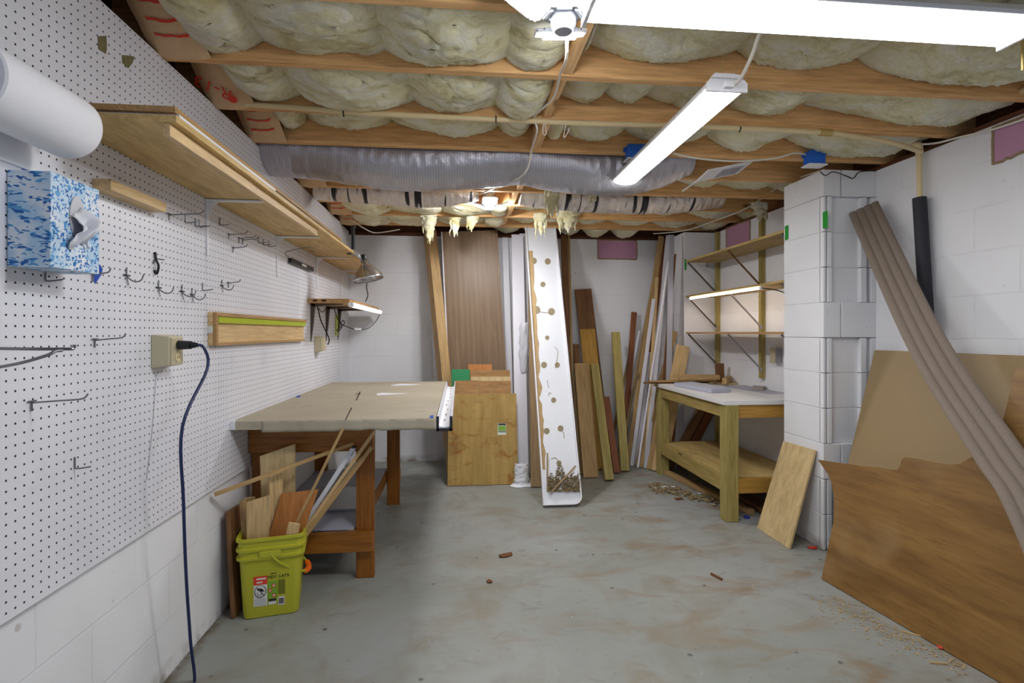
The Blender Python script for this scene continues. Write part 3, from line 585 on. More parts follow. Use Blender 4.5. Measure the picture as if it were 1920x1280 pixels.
cable('electric_cable', 'white cable looping down behind the left ducts over the back wall', [ony(655, 410, 4.70), ony(690, 432, 4.75), ony(710, 436, 4.78), ony(750, 430, 4.79)])
cable('electric_cable', 'pair of white cable loops by the far lamp, hanging from blocking', [ony(1000, 250, 2.76), ony(994, 300, 2.77), ony(978, 330, 2.78), ony(940, 345, 3.2), ony(905, 362, 3.58), ony(890, 366, 3.63)])
cable('electric_cable', 'black wire loop at the top of the near pilaster', [onx(1538, 322, 2.06), onx(1548, 329, 2.05), onx(1562, 322, 2.05), ony(1585, 329, 2.80), ony(1600, 334, 2.80), ony(1612, 322, 2.80), ony(1642, 320, 2.79)], 0.003, 'black')
cable('wire_hook', 'thin white wire hook hanging under the cream pipe, near the blocking', [ony(1020, 222, 2.33), ony(1018, 250, 2.33), ony(1024, 250, 2.33), ony(1022, 228, 2.33)], 0.002)
cable('wire_hook', 'thin white wire hook hanging under the cream pipe, farther right', [ony(1062, 226, 2.33), ony(1057, 258, 2.33), ony(1066, 245, 2.33), ony(1066, 240, 2.33)], 0.002)
cable('pull_chain', 'beaded pull chain hanging at the far right top edge', [(ony(1917, 36, 1.42)), ony(1917, 90, 1.42), ony(1917, 132, 1.42)], 0.0035, 'brass')
def blue_box(u, v, y, label, plate):
    p = ony(u, v, y); r = thing('junction_box', label, 'electrical box', p, 'blue junction boxes')
    obj('box', MB().box(p, (0.092, 0.06, 0.075)), M['bluebox'], r, bevel=0.004)
    obj('cover', MB().box(p+Vector((0, 0, -0.041)), (0.11, 0.075, 0.007)), M['whitemetal'], r, bevel=0.002)
    for k in (-1, 1): obj('mounting_ear', MB().box(p+Vector((k*0.05, 0.02, 0.02)), (0.012, 0.02, 0.02)), M['bluebox'], r)
blue_box(1527, 297, 2.73, 'blue junction box with a white cover near the right wall', 1)
blue_box(1191, 286, 2.73, 'blue junction box beside the left edge of the shop light', 1)
gp = ony(1356, 322, 2.93); gr = thing('air_grille', 'flat white ceiling air grille tilted under the joists near the right wall', 'vent', gp)
gR = Matrix.Rotation(-0.22, 3, 'Y') @ Matrix.Rotation(-0.10, 3, 'X')
obj('grille_plate', MB().box(gp, (0.27, 0.17, 0.010), gR), M['whitemetal'], gr, bevel=0.002)
gl = MB()
for k in range(6): gl.box(gp+gR @ Vector((0.035, -0.05+0.02*k, -0.0065)), (0.13, 0.012, 0.004), gR)
obj('louver', gl, M['greytrim'], gr)
obj('support_rod', MB().tube([gp+gR @ Vector((-0.13, 0.07, 0)), ony(1280, 358, 3.3)], 0.006, 8), M['whitemetal'], gr)

# pink foam blocked vents
def pink(label, pts, d):
    r = thing('foam_sheet', label, 'foam panel', sum(pts, Vector())/4, 'pink foam panels closing the wall vents')
    c = sum(pts, Vector())/4
    obj('foam', MB().prism(pts, d), M['pink'], r)
    e = MB()
    for a, b in zip(pts, pts[1:]+pts[:1]):
        P = [a.lerp(b, k/14)+(c-a).normalized()*0.0+Vector((0.004*nz(k, a.z*9, 1), 0.004*nz(k, a.x*7, 2), 0.006*nz(k*1.7, a.x, 3))) for k in range(15)]
        e.tube(P, 0.006, 6, 1)
    obj('rough_mortar_edge', e, M['mortar'], r)
pink('pink foam panel in the back wall above the leaning boards', [ony(u, v, YB-0.004) for u, v in ((1121, 449), (1194, 451), (1194, 486), (1121, 485))], Vector((0, 0.01, 0)))
pink('pink foam panel high on the right wall behind the top shelf', [onx(u, v, XR-0.004) for u, v in ((1362, 428), (1406, 412), (1406, 466), (1362, 478))], Vector((0.01, 0, 0)))
pink('pink foam panel high on the right wall at the picture edge', [onx(u, v, XR-0.004) for u, v in ((1862, 240), (1990, 190), (1990, 258), (1862, 308))], Vector((0.01, 0, 0)))
# green and blue tape
def tape(label, pts, n, mat):
    tag(obj('masking_tape', MB().prism(pts, Vector(n)*0.0012), M[mat]), label, 'tape', 'bits of masking tape')
tape('green tape strip on the near pilaster, right one near its corner', [onx(u, v, 2.0725) for u, v in ((1543, 398), (1552, 395), (1552, 427), (1543, 428))], (-1, 0, 0), 'greentape')
tape('green tape strip on the near pilaster, left edge', [onx(u, v, 2.0725) for u, v in ((1472, 424), (1478, 422), (1478, 448), (1472, 451))], (-1, 0, 0), 'greentape')
tape('green tape strip on the far corner pilaster edge', [ony(u, v, 4.718) for u, v in ((1283.5, 486), (1287, 486), (1287, 506), (1283.5, 506))], (0, -1, 0), 'greentape')
tape('blue tape strip on pegboard above the tissue box', [onx(u, v, PX+0.0005) for u, v in ((39, 278), (55, 290), (57, 320), (41, 318))], (1, 0, 0), 'bluetape')
tape('torn blue tape piece on pegboard right of the tissue box', [onx(u, v, PX+0.0005) for u, v in ((161, 488), (173, 487), (180, 501), (187, 496), (192, 504), (190, 514), (178, 532), (172, 515))], (1, 0, 0), 'bluetape')
for (a, b) in (([(183, 68), (199, 67), (200, 90), (198, 101), (184, 92)], 'left one'), ([(228, 103), (240, 104), (252, 106), (248, 118), (240, 128), (229, 118)], 'right one')):
    tag(obj('torn_patch', MB().prism([onx(u, v, PX+0.0003) for u, v in a], Vector((0.0012, 0, 0))), M['peelhole']), f"torn brown patch on the upper pegboard near the ceiling, {b}", 'patch', 'torn patches on the upper pegboard')

# ------------------------------------------------------------------ long shelf on the left wall
sh = thing('wall_shelf', 'long plywood wall shelf on white brackets along the pegboard', 'shelf', (-0.885, 1.453, 1.80))
obj('shelf_board', MB().mm(PX, -0.737, 1.453, 5.12, 1.80, 1.818), M['shelf_ply'], sh, bevel=0.001)
obj('edge_cleat', MB().mm(-0.775, -0.757, 1.462, 2.90, 1.766, 1.7995), M['pine_y'], sh, bevel=0.001)
tag(obj('loose_board', MB().mm(PX+0.002, -0.742, 1.456, 3.40, 1.8265, 1.842), M['shelf_ply_edge']), 'dark plywood board lying on the near part of the long shelf', 'board')
tag(obj('paper_sheet', MB().mm(PX+0.002, -0.738, 1.47, 2.2, 1.8185, 1.826), M['whiteboard']), 'white board sandwiched on the near end of the long shelf', 'board')
for k, y in enumerate((2.28, 3.11, 3.95, 4.77)):
    r = thing('shelf_bracket', f"white steel shelf bracket under the long shelf, {['nearest the camera', 'second from the camera', 'third, above the small shelf near end', 'farthest, in the corner'][k]}", 'bracket', (PX, y, 1.55), 'white brackets under the long shelf')
    obj('upright', MB().prism([Vector((PX, y-0.014, 1.7985)), Vector((PX, y+0.014, 1.7985)), Vector((PX, y+0.009, 1.565)), Vector((PX, y-0.009, 1.565))], (0.007, 0, 0)), M['whitemetal'], r, bevel=0.002)
    obj('arm', MB().prism([Vector((PX, y-0.014, 1.7985)), Vector((PX, y+0.014, 1.7985)), Vector((PX+0.235, y+0.007, 1.7985)), Vector((PX+0.235, y-0.007, 1.7985))], (0, 0, -0.008)), M['whitemetal'], r, bevel=0.002)
    obj('web', MB().prism([Vector((PX+0.006, y-0.002, 1.792)), Vector((PX+0.05, y-0.002, 1.792)), Vector((PX+0.024, y-0.002, 1.772)), Vector((PX+0.006, y-0.002, 1.73))], (0, 0.004, 0)), M['whitemetal'], r)
tag(obj('pry_bar', MB().box((-0.745, 3.78, 1.905), (0.018, 0.045, 0.17)).box((-0.742, 3.78, 1.992), (0.03, 0.05, 0.01)), M['black'], bevel=0.003), 'black metal bar standing on the long shelf edge above the clamp lamp', 'tool')

# clamp lamp on the shelf edge
cl = thing('clamp_lamp', 'aluminium reflector clamp lamp clipped to the long shelf edge', 'lamp', (-0.66, 3.80, 1.66))
lc = Vector((-0.652, 3.80, 1.665)); ax = frame(Vector((-0.22, 0.05, 1)), Vector((1, 0, 0)))
obj('reflector', MB().lathe([(0.104, -0.045), (0.107, -0.043), (0.100, -0.030), (0.088, 0.0), (0.062, 0.035), (0.034, 0.066), (0.024, 0.074), (0.024, 0.105)], lc, ax, 36), M['aluminium'], cl, smooth='full', solid=0.0015)
obj('socket', MB().lathe([(0.0, 0.140), (0.017, 0.138), (0.021, 0.128), (0.021, 0.100), (0.0, 0.100)], lc, ax, 20), M['black'], cl, smooth=True)
obj('bulb', MB().lathe([(0.0, -0.035), (0.022, -0.028), (0.030, -0.005), (0.024, 0.025), (0.014, 0.05), (0.014, 0.075)], lc, ax, 20), M['whitepaint'], cl, smooth='full')
gd = MB()
for k in range(4): gd.tube([lc+ax @ Vector((0.09*math.cos(k*PI/4+a), 0.09*math.sin(k*PI/4+a), -0.046)) for a in (0, PI)], 0.0015, 6, 1)
gd.lathe([(0.045+0.002*math.cos(t), -0.046+0.002*math.sin(t)) for t in [2*PI*q/6 for q in range(7)]], lc, ax, 24)
obj('wire_guard', gd, M['zinc'], cl)
obj('clamp', MB().tube([lc+ax @ Vector((-0.02, 0, 0.09)), Vector((-0.70, 3.775, 1.785)), Vector((-0.742, 3.76, 1.826))], 0.007, 8).tube([Vector((-0.700, 3.76, 1.77)), Vector((-0.725, 3.75, 1.792)), Vector((-0.76, 3.745, 1.797))], 0.006, 8).box((-0.752, 3.75, 1.823), (0.035, 0.03, 0.008)), M['zinc'], cl)
obj('clamp_pad', MB().box((-0.765, 3.745, 1.796), (0.03, 0.026, 0.008)), M['black'], cl, bevel=0.002)
obj('power_cord', MB().tube([lc+ax @ Vector((0.0, 0.02, 0.135)), lc+Vector((0.0, 0.11, 0.06)), Vector((-0.69, 4.00, 1.60)), Vector((-0.69, 4.05, 1.53)), Vector((-0.712, 4.08, 1.485))], 0.004, 8), M['black'], cl)

# small shelf in the corner with dark brackets, LED tube and cords
ss = thing('corner_shelf', 'small brown wood shelf on dark brackets in the left back corner', 'shelf', (-0.89, 3.71, 1.45))
obj('shelf_board', MB().mm(XL+0.008, -0.755, 3.71, 5.05, 1.452, 1.482), M['shelf_ply_edge'], ss, bevel=0.002)
for y in (3.80, 4.22, 4.62):
    b = obj('bracket', MB().prism([Vector((PX, y-0.012, 1.4515)), Vector((PX+0.03, y-0.012, 1.4515)), Vector((PX+0.016, y-0.012, 1.3)), Vector((PX, y-0.012, 1.185))], (0, 0.024, 0)).prism([Vector((PX, y-0.012, 1.4515)), Vector((PX+0.22, y-0.012, 1.4515)), Vector((PX+0.22, y-0.012, 1.446)), Vector((PX+0.02, y-0.012, 1.43))], (0, 0.024, 0)), M['darksteel'], ss)
for y in (3.712,):
    for x in (-0.985, -0.925): obj('dark_knot', MB().box((x, y-0.002, 1.468), (0.03, 0.004, 0.012)), M['darkbrown'], ss)
tl = thing('led_tube_light', 'white LED tube under the small corner shelf front edge', 'lamp', (-0.745, 4.3, 1.44), 'LED tube lights under shelves')
obj('tube', MB().cyl((-0.742, 3.70, 1.44), (-0.742, 5.02, 1.44), 0.0175, None, 18), M['tube_dim'], tl, smooth=True)
obj('end_cap', MB().cyl((-0.742, 3.685, 1.44), (-0.742, 3.70, 1.44), 0.019, None, 18).cyl((-0.742, 5.02, 1.44), (-0.742, 5.04, 1.44), 0.019, None, 18), M['whitemetal'], tl)
obj('power_cord', MB().tube([(-0.742, 5.03, 1.435), (-0.77, 4.98, 1.36), (-0.80, 4.75, 1.29), (-0.835, 4.62, 1.275)], 0.0035, 8), M['black'], tl)
obj('inline_switch', MB().box((-0.865, 4.58, 1.278), (0.06, 0.022, 0.018)), M['whitemetal'], tl, bevel=0.004)
lp = MB()
lp.tube([(-0.89, 4.56, 1.276), (-0.945, 4.5, 1.30), (-0.975, 4.45, 1.325), (-0.955, 4.45, 1.35), (-0.95, 4.46, 1.32), (-0.985, 4.45, 1.29), (-1.0, 4.42, 1.27), (-0.99, 4.42, 1.258), (-0.965, 4.44, 1.30), (-0.99, 4.4, 1.36), (-1.01, 4.38, 1.43), (-1.005, 4.3, 1.445)], 0.0035, 8)
obj('cord_bundle', lp, M['black'], tl)
cable('appliance_cord', 'brown cord drooping under the corner shelf into the far outlet', [(-1.0, 3.82, 1.44), (-1.0, 3.86, 1.40), (-1.0, 3.93, 1.33), (-1.0, 4.10, 1.24), (-1.0, 4.16, 1.20), (-0.99, 4.10, 1.165), (-0.965, 3.97, 1.165)], 0.0045, 'darkbrown')
cable('appliance_cord', 'thin cord loops beneath the corner shelf, behind the dark brackets', [(-1.02, 3.85, 1.445), (-1.0, 3.9, 1.41), (-1.01, 4.0, 1.40), (-1.0, 4.08, 1.43), (-1.0, 4.13, 1.40), (-1.01, 4.2, 1.415)], 0.003, 'darkbrown')
tag(obj('scraper_strip', MB().mm(PX+0.001, PX+0.007, 4.52, 4.60, 1.225, 1.40), M['lime'], bevel=0.002), 'yellow green plastic strip hanging under the small corner shelf', 'tool')

# ------------------------------------------------------------------ things on the pegboard
# paper towel roll
tr = thing('paper_towel_roll', 'white paper towel roll on a wall holder at the upper left', 'paper towel', (-0.94, 1.24, 1.67))
RYY = frame(Vector((0, 1, 0)), Vector((1, 0, 0)))
prof = [(0.022, 0), (0.071, 0), (0.075, 0.004), (0.0755, 0.14), (0.075, 0.272), (0.070, 0.280), (0.05, 0.2815), (0.022, 0.2815)]
obj('paper_roll', MB().lathe(prof, (-0.94, 1.10, 1.745), RYY, 56), M['towel'], tr, smooth=True)
obj('cardboard_core', MB().lathe([(0.0215, 0.001), (0.0215, 0.281)], (-0.94, 1.10, 1.745), RYY, 28), M['core'], tr, smooth=True)
th = thing('towel_holder', 'white wall holder carrying the paper towel roll', 'holder', (-1.02, 1.24, 1.62))
obj('rod', MB().cyl((-0.94, 1.075, 1.745), (-0.94, 1.40, 1.745), 0.009), M['whitemetal'], th)
obj('arm', MB().mm(PX, -0.92, 1.395, 1.407, 1.725, 1.765).mm(PX, -0.92, 1.070, 1.082, 1.725, 1.765), M['whitemetal'], th, bevel=0.003)
obj('back_plate', MB().mm(PX, PX+0.005, 1.07, 1.407, 1.64, 1.765), M['whitemetal'], th, bevel=0.002)
# tissue box
tb = thing('tissue_box', 'blue leaf print tissue box mounted on the pegboard', 'tissue box', (-0.99, 1.40, 1.402))
tx = -0.943
obj('carton', MB().mm(PX+0.001, tx, 1.317, 1.482, 1.402, 1.624), M['tissue'], tb, bevel=0.002)
ov = [Vector((tx+0.0006, 1.400+0.026*math.cos(2*PI*k/28), 1.535+0.052*math.sin(2*PI*k/28))) for k in range(28)]
obj('opening', MB().prism(ov, (0.001, 0, 0)), M['greytrim'], tb)
obj('film_window', MB().prism([p+Vector((0.0012, 0, 0)) if p.z > 1.53 else Vector((p.x+0.0012, p.y, 1.53)) for p in ov], (0.0008, 0, 0)), M['film'], tb)
def tis(a, b):
    y = 1.375+0.062*a+0.012*math.sin(b*6); z = 1.548-0.085*b-0.012*math.cos(a*5)
    return (tx+0.003+0.040*math.sin(PI*b)*math.sin(PI*(0.12+0.8*a))+0.010*nz(a*5, b*6, 3)+0.010*math.sin(a*15+b*4)*math.sin(PI*b), y, z+0.012*nz(a*4, b*3, 8))
obj('tissue', MB().grid(tis, 26, 22), M['vinyl'], tb, smooth='full', solid=0.001)
# wood cleats
tag(obj('wood_block', MB().mm(PX, PX+0.05, 1.60, 1.885, 1.655, 1.687), M['pine_y'], bevel=0.002), 'short pine block fixed to the pegboard right of the tissue box', 'wood block')
# ruler board
rb = thing('ruler_board', 'wood board with a lime ruler fixed on the pegboard above the bench', 'board', (PX, 2.93, 1.195))
obj('back_board', MB().mm(PX, PX+0.018, 2.285, 3.57, 1.195, 1.335), M['pine_y'], rb, bevel=0.002)
obj('top_rail', MB().mm(PX+0.018, PX+0.036, 2.287, 3.57, 1.318, 1.334), M['shelf_ply_edge'], rb, bevel=0.001)
obj('end_strip', MB().mm(PX+0.018, PX+0.034, 2.287, 2.305, 1.197, 1.318), M['shelf_ply_edge'], rb)
obj('ruler', MB().mm(PX+0.0185, PX+0.030, 2.32, 3.568, 1.290, 1.3175), M['lime'], rb, bevel=0.001)
for z in (1.2,): obj('bottom_lip', MB().mm(PX+0.018, PX+0.026, 2.305, 3.57, 1.195, 1.206), M['shelf_ply_edge'], rb)
obj('tag', MB().box((PX+0.01, 2.283, 1.262), (0.022, 0.002, 0.03)), M['labelwhite'], rb)
# level
lv = thing('spirit_level', 'black spirit level with white window hung on the pegboard under the shelf', 'level', (PX, 3.53, 1.68))
obj('body', MB().mm(PX+0.004, PX+0.026, 3.30, 3.775, 1.672, 1.702), M['black'], lv, bevel=0.002)
obj('vial_window', MB().mm(PX+0.026, PX+0.0275, 3.50, 3.60, 1.680, 1.694), M['whitemetal'], lv)
obj('hang_wire', MB().tube([(PX+0.012, 3.29, 1.705), (PX+0.012, 3.22, 1.722), (PX+0.10, 3.28, 1.76), (PX+0.15, 3.34, 1.77)], 0.002, 6), M['steel'], lv)
# surface outlet boxes
def outlet(label, y, z, s=1.0):
    r = thing('surface_outlet', label, 'outlet', (PX, y, z-0.06), 'beige surface outlets on the left wall')
    pts = [Vector((PX, y-0.052*s, z-0.058*s)), Vector((PX, y-0.052*s, z+0.058*s)), Vector((PX, y+0.052*s, z+0.058*s)), Vector((PX, y+0.052*s, z-0.058*s))]
    q = [Vector((PX+0.055, p.y+(0.008 if p.y < y else -0.008), p.z+(0.01 if p.z < z else -0.006))) for p in pts]
    obj('box', MB().loft([pts, q]), M['beige'], r, bevel=0.004)
    obj('cover', MB().box((PX+0.057, y, z), (0.005, 0.075*s, 0.095*s)), M['beige'], r, bevel=0.002)
    for dz in (-0.021, 0.021):
        rc = obj('receptacle', MB().cyl((PX+0.0585, y, z+dz), (PX+0.062, y, z+dz), 0.016, None, 16), M['cream'], r)
        obj('slot', MB().box((PX+0.0622, y-0.006, z+dz), (0.001, 0.002, 0.008)).box((PX+0.0622, y+0.006, z+dz), (0.001, 0.002, 0.008)), M['black'], rc)
outlet('beige surface outlet with the blue extension cord plugged in', 1.935, 1.185)
outlet('beige surface outlet in the corner below the small shelf', 3.93, 1.165)
ec = thing('extension_cord', 'dark blue extension cord hanging from the near outlet to the floor', 'cord', (-0.955, 1.93, 0.0))
obj('plug', MB().cyl((PX+0.063, 1.935, 1.206), (PX+0.105, 1.935, 1.206), 0.0165, 0.014).cyl((PX+0.105, 1.935, 1.206), (PX+0.125, 1.938, 1.206), 0.012, 0.007), M['black'], ec, smooth=True)
obj('cable', MB().tube([(PX+0.12, 1.938, 1.206), (PX+0.145, 1.94, 1.195), (PX+0.155, 1.94, 1.12), onx(342, 800, -0.897), onx(344, 940, -0.905), onx(349, 1080, -0.92), onx(357, 1200, -0.935), onx(363, 1290, -0.945), (-0.94, 1.80, 0.008), (-0.90, 1.6, 0.006), (-0.92, 1.3, 0.006)], 0.0052, 10), M['bluecord'], ec, smooth=True)
cable('cord_shadow', 'cord shadow drawn as a thin grey line down the pegboard below the near outlet', [onx(293, 700, PX+0.002), onx(286, 800, PX+0.002), onx(275, 900, PX+0.002)], 0.0008, 'greytrim')  # shadow of the hanging cord, modelled as a hair-thin grey tube
# hooks
HG = 'wire hooks on the pegboard'
def hook(kind, u, v, label, L=0.06, name='pegboard_hook'):
    p = onx(u, v, PX); x = Vector((1, 0, 0)); z = Vector((0, 0, 1)); r = 0.0021
    t = thing(name, label, 'hook', p, HG)
    if kind == 'J':
        obj('wire', MB().tube([p+z*0.025+x*0.003, p+x*0.003, p-z*0.012+x*0.012, p-z*0.02+x*0.028, p-z*0.014+x*0.045, p+z*0.004+x*0.052], r, 6), M['steel'], t)
        obj('crossbar', MB().tube([p+x*0.004+Vector((0, -0.016, 0)), p+x*0.004+Vector((0, 0.014, 0))], 0.0025, 6, 1), M['black'], t)
        obj('stem', MB().tube([p+x*0.002, p+x*0.003-z*0.03+Vector((0, 0.01, 0))], 0.0012, 6, 1), M['steel'], t)
    elif kind == 'L':
        obj('wire', MB().tube([p+z*0.022+x*0.002, p+x*0.002-z*0.003, p+x*0.006-z*0.009, p+x*0.035-z*0.006, p+x*0.042-z*0.004], r, 6, 3), M['steel'], t)
    else:
        obj('wire', MB().tube([p+x*0.002, p+x*L*0.45+z*0.004, p+x*L*0.88+z*0.008, p+x*L+z*0.020], r, 6), M['steel'], t)
        obj('base', MB().tube([p+x*0.003-z*0.02, p+x*0.003+z*0.004], 0.0022, 6, 1).tube([p+x*0.004+Vector((0, -0.012, 0.004)), p+x*0.004+Vector((0, 0.012, 0.004))], 0.0022, 6, 1), M['steel'], t)
    return t
tp = onx(-6, 668, PX)
t = thing('double_hook', 'large two pronged tool hook at the left picture edge', 'hook', tp, HG)
obj('prong', MB().tube([tp+Vector((0, 0, 0.018)), onx(60, 654, -0.95), onx(128, 654, -0.89), onx(137, 653, -0.885), onx(140, 646, -0.883)], 0.0036, 8, 4), M['steel'], t)
obj('prong', MB().tube([tp+Vector((0, 0.0, -0.025)), onx(40, 680, -0.95), onx(88, 666, -0.90), onx(104, 658, -0.893), onx(116, 657, -0.89)], 0.0036, 8, 4), M['steel'], t)
hook('S', 57, 755, 'long straight hook low on the pegboard, second from the left edge', 0.13)
hook('L', 139, 872, 'L shaped hook, lowest one on the pegboard')
hook('S', 176, 638, 'straight hook left of the near outlet', 0.085)
hook('L', 84, 520, 'L shaped hook below the tissue box, left of its corner')
hook('S', 172, 515, 'short hook behind the torn blue tape piece', 0.05)
hook('J', 236, 516, 'J hook right of the blue tape, first in its row')
hook('J', 296, 539, 'J hook under the black clip, second in its row')
hook('J', 340, 546, 'J hook third in its row, overlapping its neighbour')
hook('J', 359, 552, 'J hook fourth in its row, overlapping its neighbour')
hook('L', 379, 540, 'L shaped hook at the end of the J hook row')
hook('J', 415, 535, 'J hook just past the vertical pegboard seam')
hook('S', 427, 531, 'straight hook just past the seam, behind the J hook', 0.055)
hook('S', 316, 403, 'long straight hook right of the pine block', 0.12)
hook('L', 347, 413, 'L shaped hook high up, left of the near bracket, single one')
hook('L', 366, 420, 'L shaped hook high up beside the near bracket, left of a pair')
hook('L', 373, 421, 'L shaped hook high up beside the near bracket, right of a pair')
hook('L', 411, 418, 'L shaped hook high up just right of the near bracket')
hook('S', 428, 440, 'straight hook in the cluster under the shelf, leftmost one', 0.085)
hook('S', 447, 447, 'straight hook in the cluster under the shelf, middle one', 0.08)
hook('S', 454, 450, 'straight hook in the cluster under the shelf, right of the middle one', 0.075)
hook('S', 436, 465, 'straight hook below the cluster under the shelf', 0.065)
hook('L', 484, 452, 'L shaped hook left of the second bracket, left of three')
hook('L', 493, 456, 'L shaped hook left of the second bracket, middle of three')
hook('L', 503, 459, 'L shaped hook left of the second bracket, right of three')
p = onx(289, 492, PX); t = thing('clip_hook', 'black curled clip hook above the J hook row', 'hook', p, HG)
obj('clip', MB().tube([p+Vector((0.004, 0, 0.035)), p+Vector((0.006, 0, 0.012)), p+Vector((0.012, 0.004, -0.012)), p+Vector((0.006, 0.004, -0.038)), p+Vector((0.002, -0.004, -0.026))], 0.004, 8), M['black'], t)
obj('wire', MB().tube([p+Vector((0.003, -0.012, -0.005)), p+Vector((0.006, 0, 0.012)), p+Vector((0.03, 0.006, 0.010))], 0.002, 6), M['steel'], t)

# ------------------------------------------------------------------ big work table with brown paper
wt = thing('work_table', 'large work table covered in brown paper against the pegboard', 'table', (-0.6, 3.4, 0))
obj('table_top', MB().mm(PX+0.002, -0.112, 2.50, 4.38, 0.805, 0.846), M['kraftpaper'], wt, bevel=0.003)
obj('white_end', MB().mm(PX+0.001, PX+0.022, 2.497, 2.52, 0.808, 0.8465), M['whiteboard'], wt)
pf = MB().grid(lambda a, b: (-0.90+0.79*a, 2.499-0.002*math.sin(a*40), 0.846-0.052*b-0.010*b*nz(a*9, 2, 1)), 50, 4)
obj('paper_flap', pf, M['kraftpaper'], wt, smooth='full', solid=0.0006)
sl = MB()
for px_ in (((732, 722), (750, 719), (790, 720), (772, 722), (738, 723)), ((705, 738), (716, 736), (740, 737), (768, 737), (745, 739), (708, 741))): sl.prism([onz(u, v, 0.8466) for u, v in px_], (0, 0, 0.0004))
obj('paper_tear', sl, M['whiteboard'], wt)
sl = MB()
for px_ in (((674, 734), (676.5, 734), (669, 750), (667, 750)), ((658, 764), (660.5, 764), (649, 787), (647, 787)), ((667, 738), (676, 737), (676, 738), (667, 739))): sl.prism([onz(u, v, 0.8466) for u, v in px_], (0, 0, 0.0004))
obj('paper_slit', sl, M['darkbrown'], wt)
def leg(x0, x1, y0, y1): obj('leg', MB().mm(x0, x1, y0, y1, 0, 0.803), M['tableleg'], wt, bevel=0.003)
leg(-1.033, -0.945, 2.735, 2.775); leg(-0.525, -0.435, 2.735, 2.775); leg(-1.033, -0.945, 3.875, 3.915); leg(-0.525, -0.435, 3.875, 3.915)
for y in (2.697, 3.9155): obj('apron', MB().mm(-1.033, -0.435, y, y+0.037, 0.655, 0.803), M['tableleg_x'], wt, bevel=0.003)
for y in (2.697, 3.9155): obj('stretcher', MB().mm(-1.033, -0.435, y, y+0.037, 0.148, 0.245), M['tableleg_x'], wt, bevel=0.003)
obj('side_rail', MB().mm(-0.565, -0.527, 2.735, 3.915, 0.16, 0.246), M['tableleg_y'], wt, bevel=0.003)
obj('lower_shelf', MB().mm(-1.03, -0.535, 2.74, 3.91, 0.2465, 0.260), M['slab'], wt)
tag(obj('plastic_tray', MB().mm(-0.93, -0.58, 2.99, 3.36, 0.261, 0.278).mm(-0.95, -0.56, 2.97, 3.38, 0.276, 0.283), M['film'], bevel=0.003), 'clear plastic lid lying on the lower shelf of the work table', 'lid', )
tag(obj('white_board', MB().mm(-1.036, -1.022, 2.90, 3.78, 0.262, 0.76), M['whiteboard']), 'white board standing on the lower shelf behind the table legs', 'panel')
tag(board('dark_board', '', '', (-0.985, 2.46, 0.0), (-1.015, 2.48, 0.46), 0.12, 0.02, M['brownwood'], hint=Vector((0, 1, 0))), 'dark brown board standing between the bucket and the left wall', 'board')
# white fluorescent channel along the table edge
fc = thing('channel_light', 'white plastic channel with black ends along the right table edge', 'channel', (-0.07, 3.42, 0.80))
def csec(y): return [Vector((-0.108, y, 0.850)), Vector((-0.108, y, 0.800)), Vector((-0.095, y, 0.788)), Vector((-0.05, y, 0.788)), Vector((-0.036, y, 0.800)), Vector((-0.036, y, 0.850)), Vector((-0.042, y, 0.850)), Vector((-0.046, y, 0.806)), Vector((-0.072, y, 0.800)), Vector((-0.098, y, 0.806)), Vector((-0.102, y, 0.850))]
obj('channel', MB().loft([csec(2.515), csec(4.36)]), M['vinyl'], fc)
ec_ = MB()
for y in (2.50, 4.36): ec_.mm(-0.110, -0.098, y, y+0.015, 0.786, 0.853).mm(-0.047, -0.034, y, y+0.015, 0.786, 0.853).mm(-0.110, -0.034, y, y+0.015, 0.784, 0.797)
obj('end_bracket', ec_, M['black'], fc)
gs = MB(); rs = random.Random(3)
for k in range(9):
    y = 2.7+k*0.19; gs.box((-0.072+rs.uniform(-0.01, 0.01), y, 0.8030), (0.007, rs.uniform(0.02, 0.07), 0.001))
obj('stain', gs, M['glue'], fc)
tape('blue tape strip at the near right table corner', [onz(u, v, 0.847) for u, v in ((806, 779), (813, 778.5), (812.5, 783), (805.5, 783.5))], (0, 0, 1), 'bluetape')
tape('blue tape strip at the left table edge by the pegboard', [onz(u, v, 0.847) for u, v in ((556, 742), (563, 741), (563, 744), (556, 745))], (0, 0, 1), 'bluetape')

# ------------------------------------------------------------------ bucket of scrap wood
bk = thing('plastic_bucket', 'lime green plastic bucket with warning label, full of wood scraps', 'bucket', (-0.848, 2.505, 0), None, math.radians(12))
def rrect(hx, hy, r, z, n=6):
    out = []
    for cx, cy, a0 in ((hx-r, hy-r, 0), (-(hx-r), hy-r, PI/2), (-(hx-r), -(hy-r), PI), (hx-r, -(hy-r), 3*PI/2)):
        for k in range(n+1): a = a0+PI/2*k/n; out.append(Vector((cx+r*math.cos(a), cy+r*math.sin(a), z)))
    return out
bx, by = 0.132, 0.120
prof = [(0.80, 0.0), (0.845, 0.004), (0.865, 0.02), (0.965, 0.262), (1.05, 0.264), (1.055, 0.274), (0.985, 0.277), (0.99, 0.300), (1.06, 0.302), (1.065, 0.312), (0.995, 0.316), (1.0, 0.342), (1.06, 0.344), (1.062, 0.356), (0.99, 0.357), (0.965, 0.350), (0.84, 0.012), (0.5, 0.011)]
obj('pail', MB().loft([rrect(bx*s, by*s, 0.034*s, z) for s, z in prof], True, False), M['bucket'], bk, local=True, smooth=True)
bb = MB(); bb.loft([rrect(bx*0.80, by*0.80, 0.027, 0.0005), rrect(bx*0.80, by*0.80, 0.027, 0.011)]); obj('pail_base', bb, M['bucket'], bk, local=True)
sl_ = (0.965-0.865)*by/(0.262-0.02)
def fr(x, z, d=0.0012): return Vector((x, -by*0.865-(z-0.02)*sl_-d, z))          # a point on the tilted front
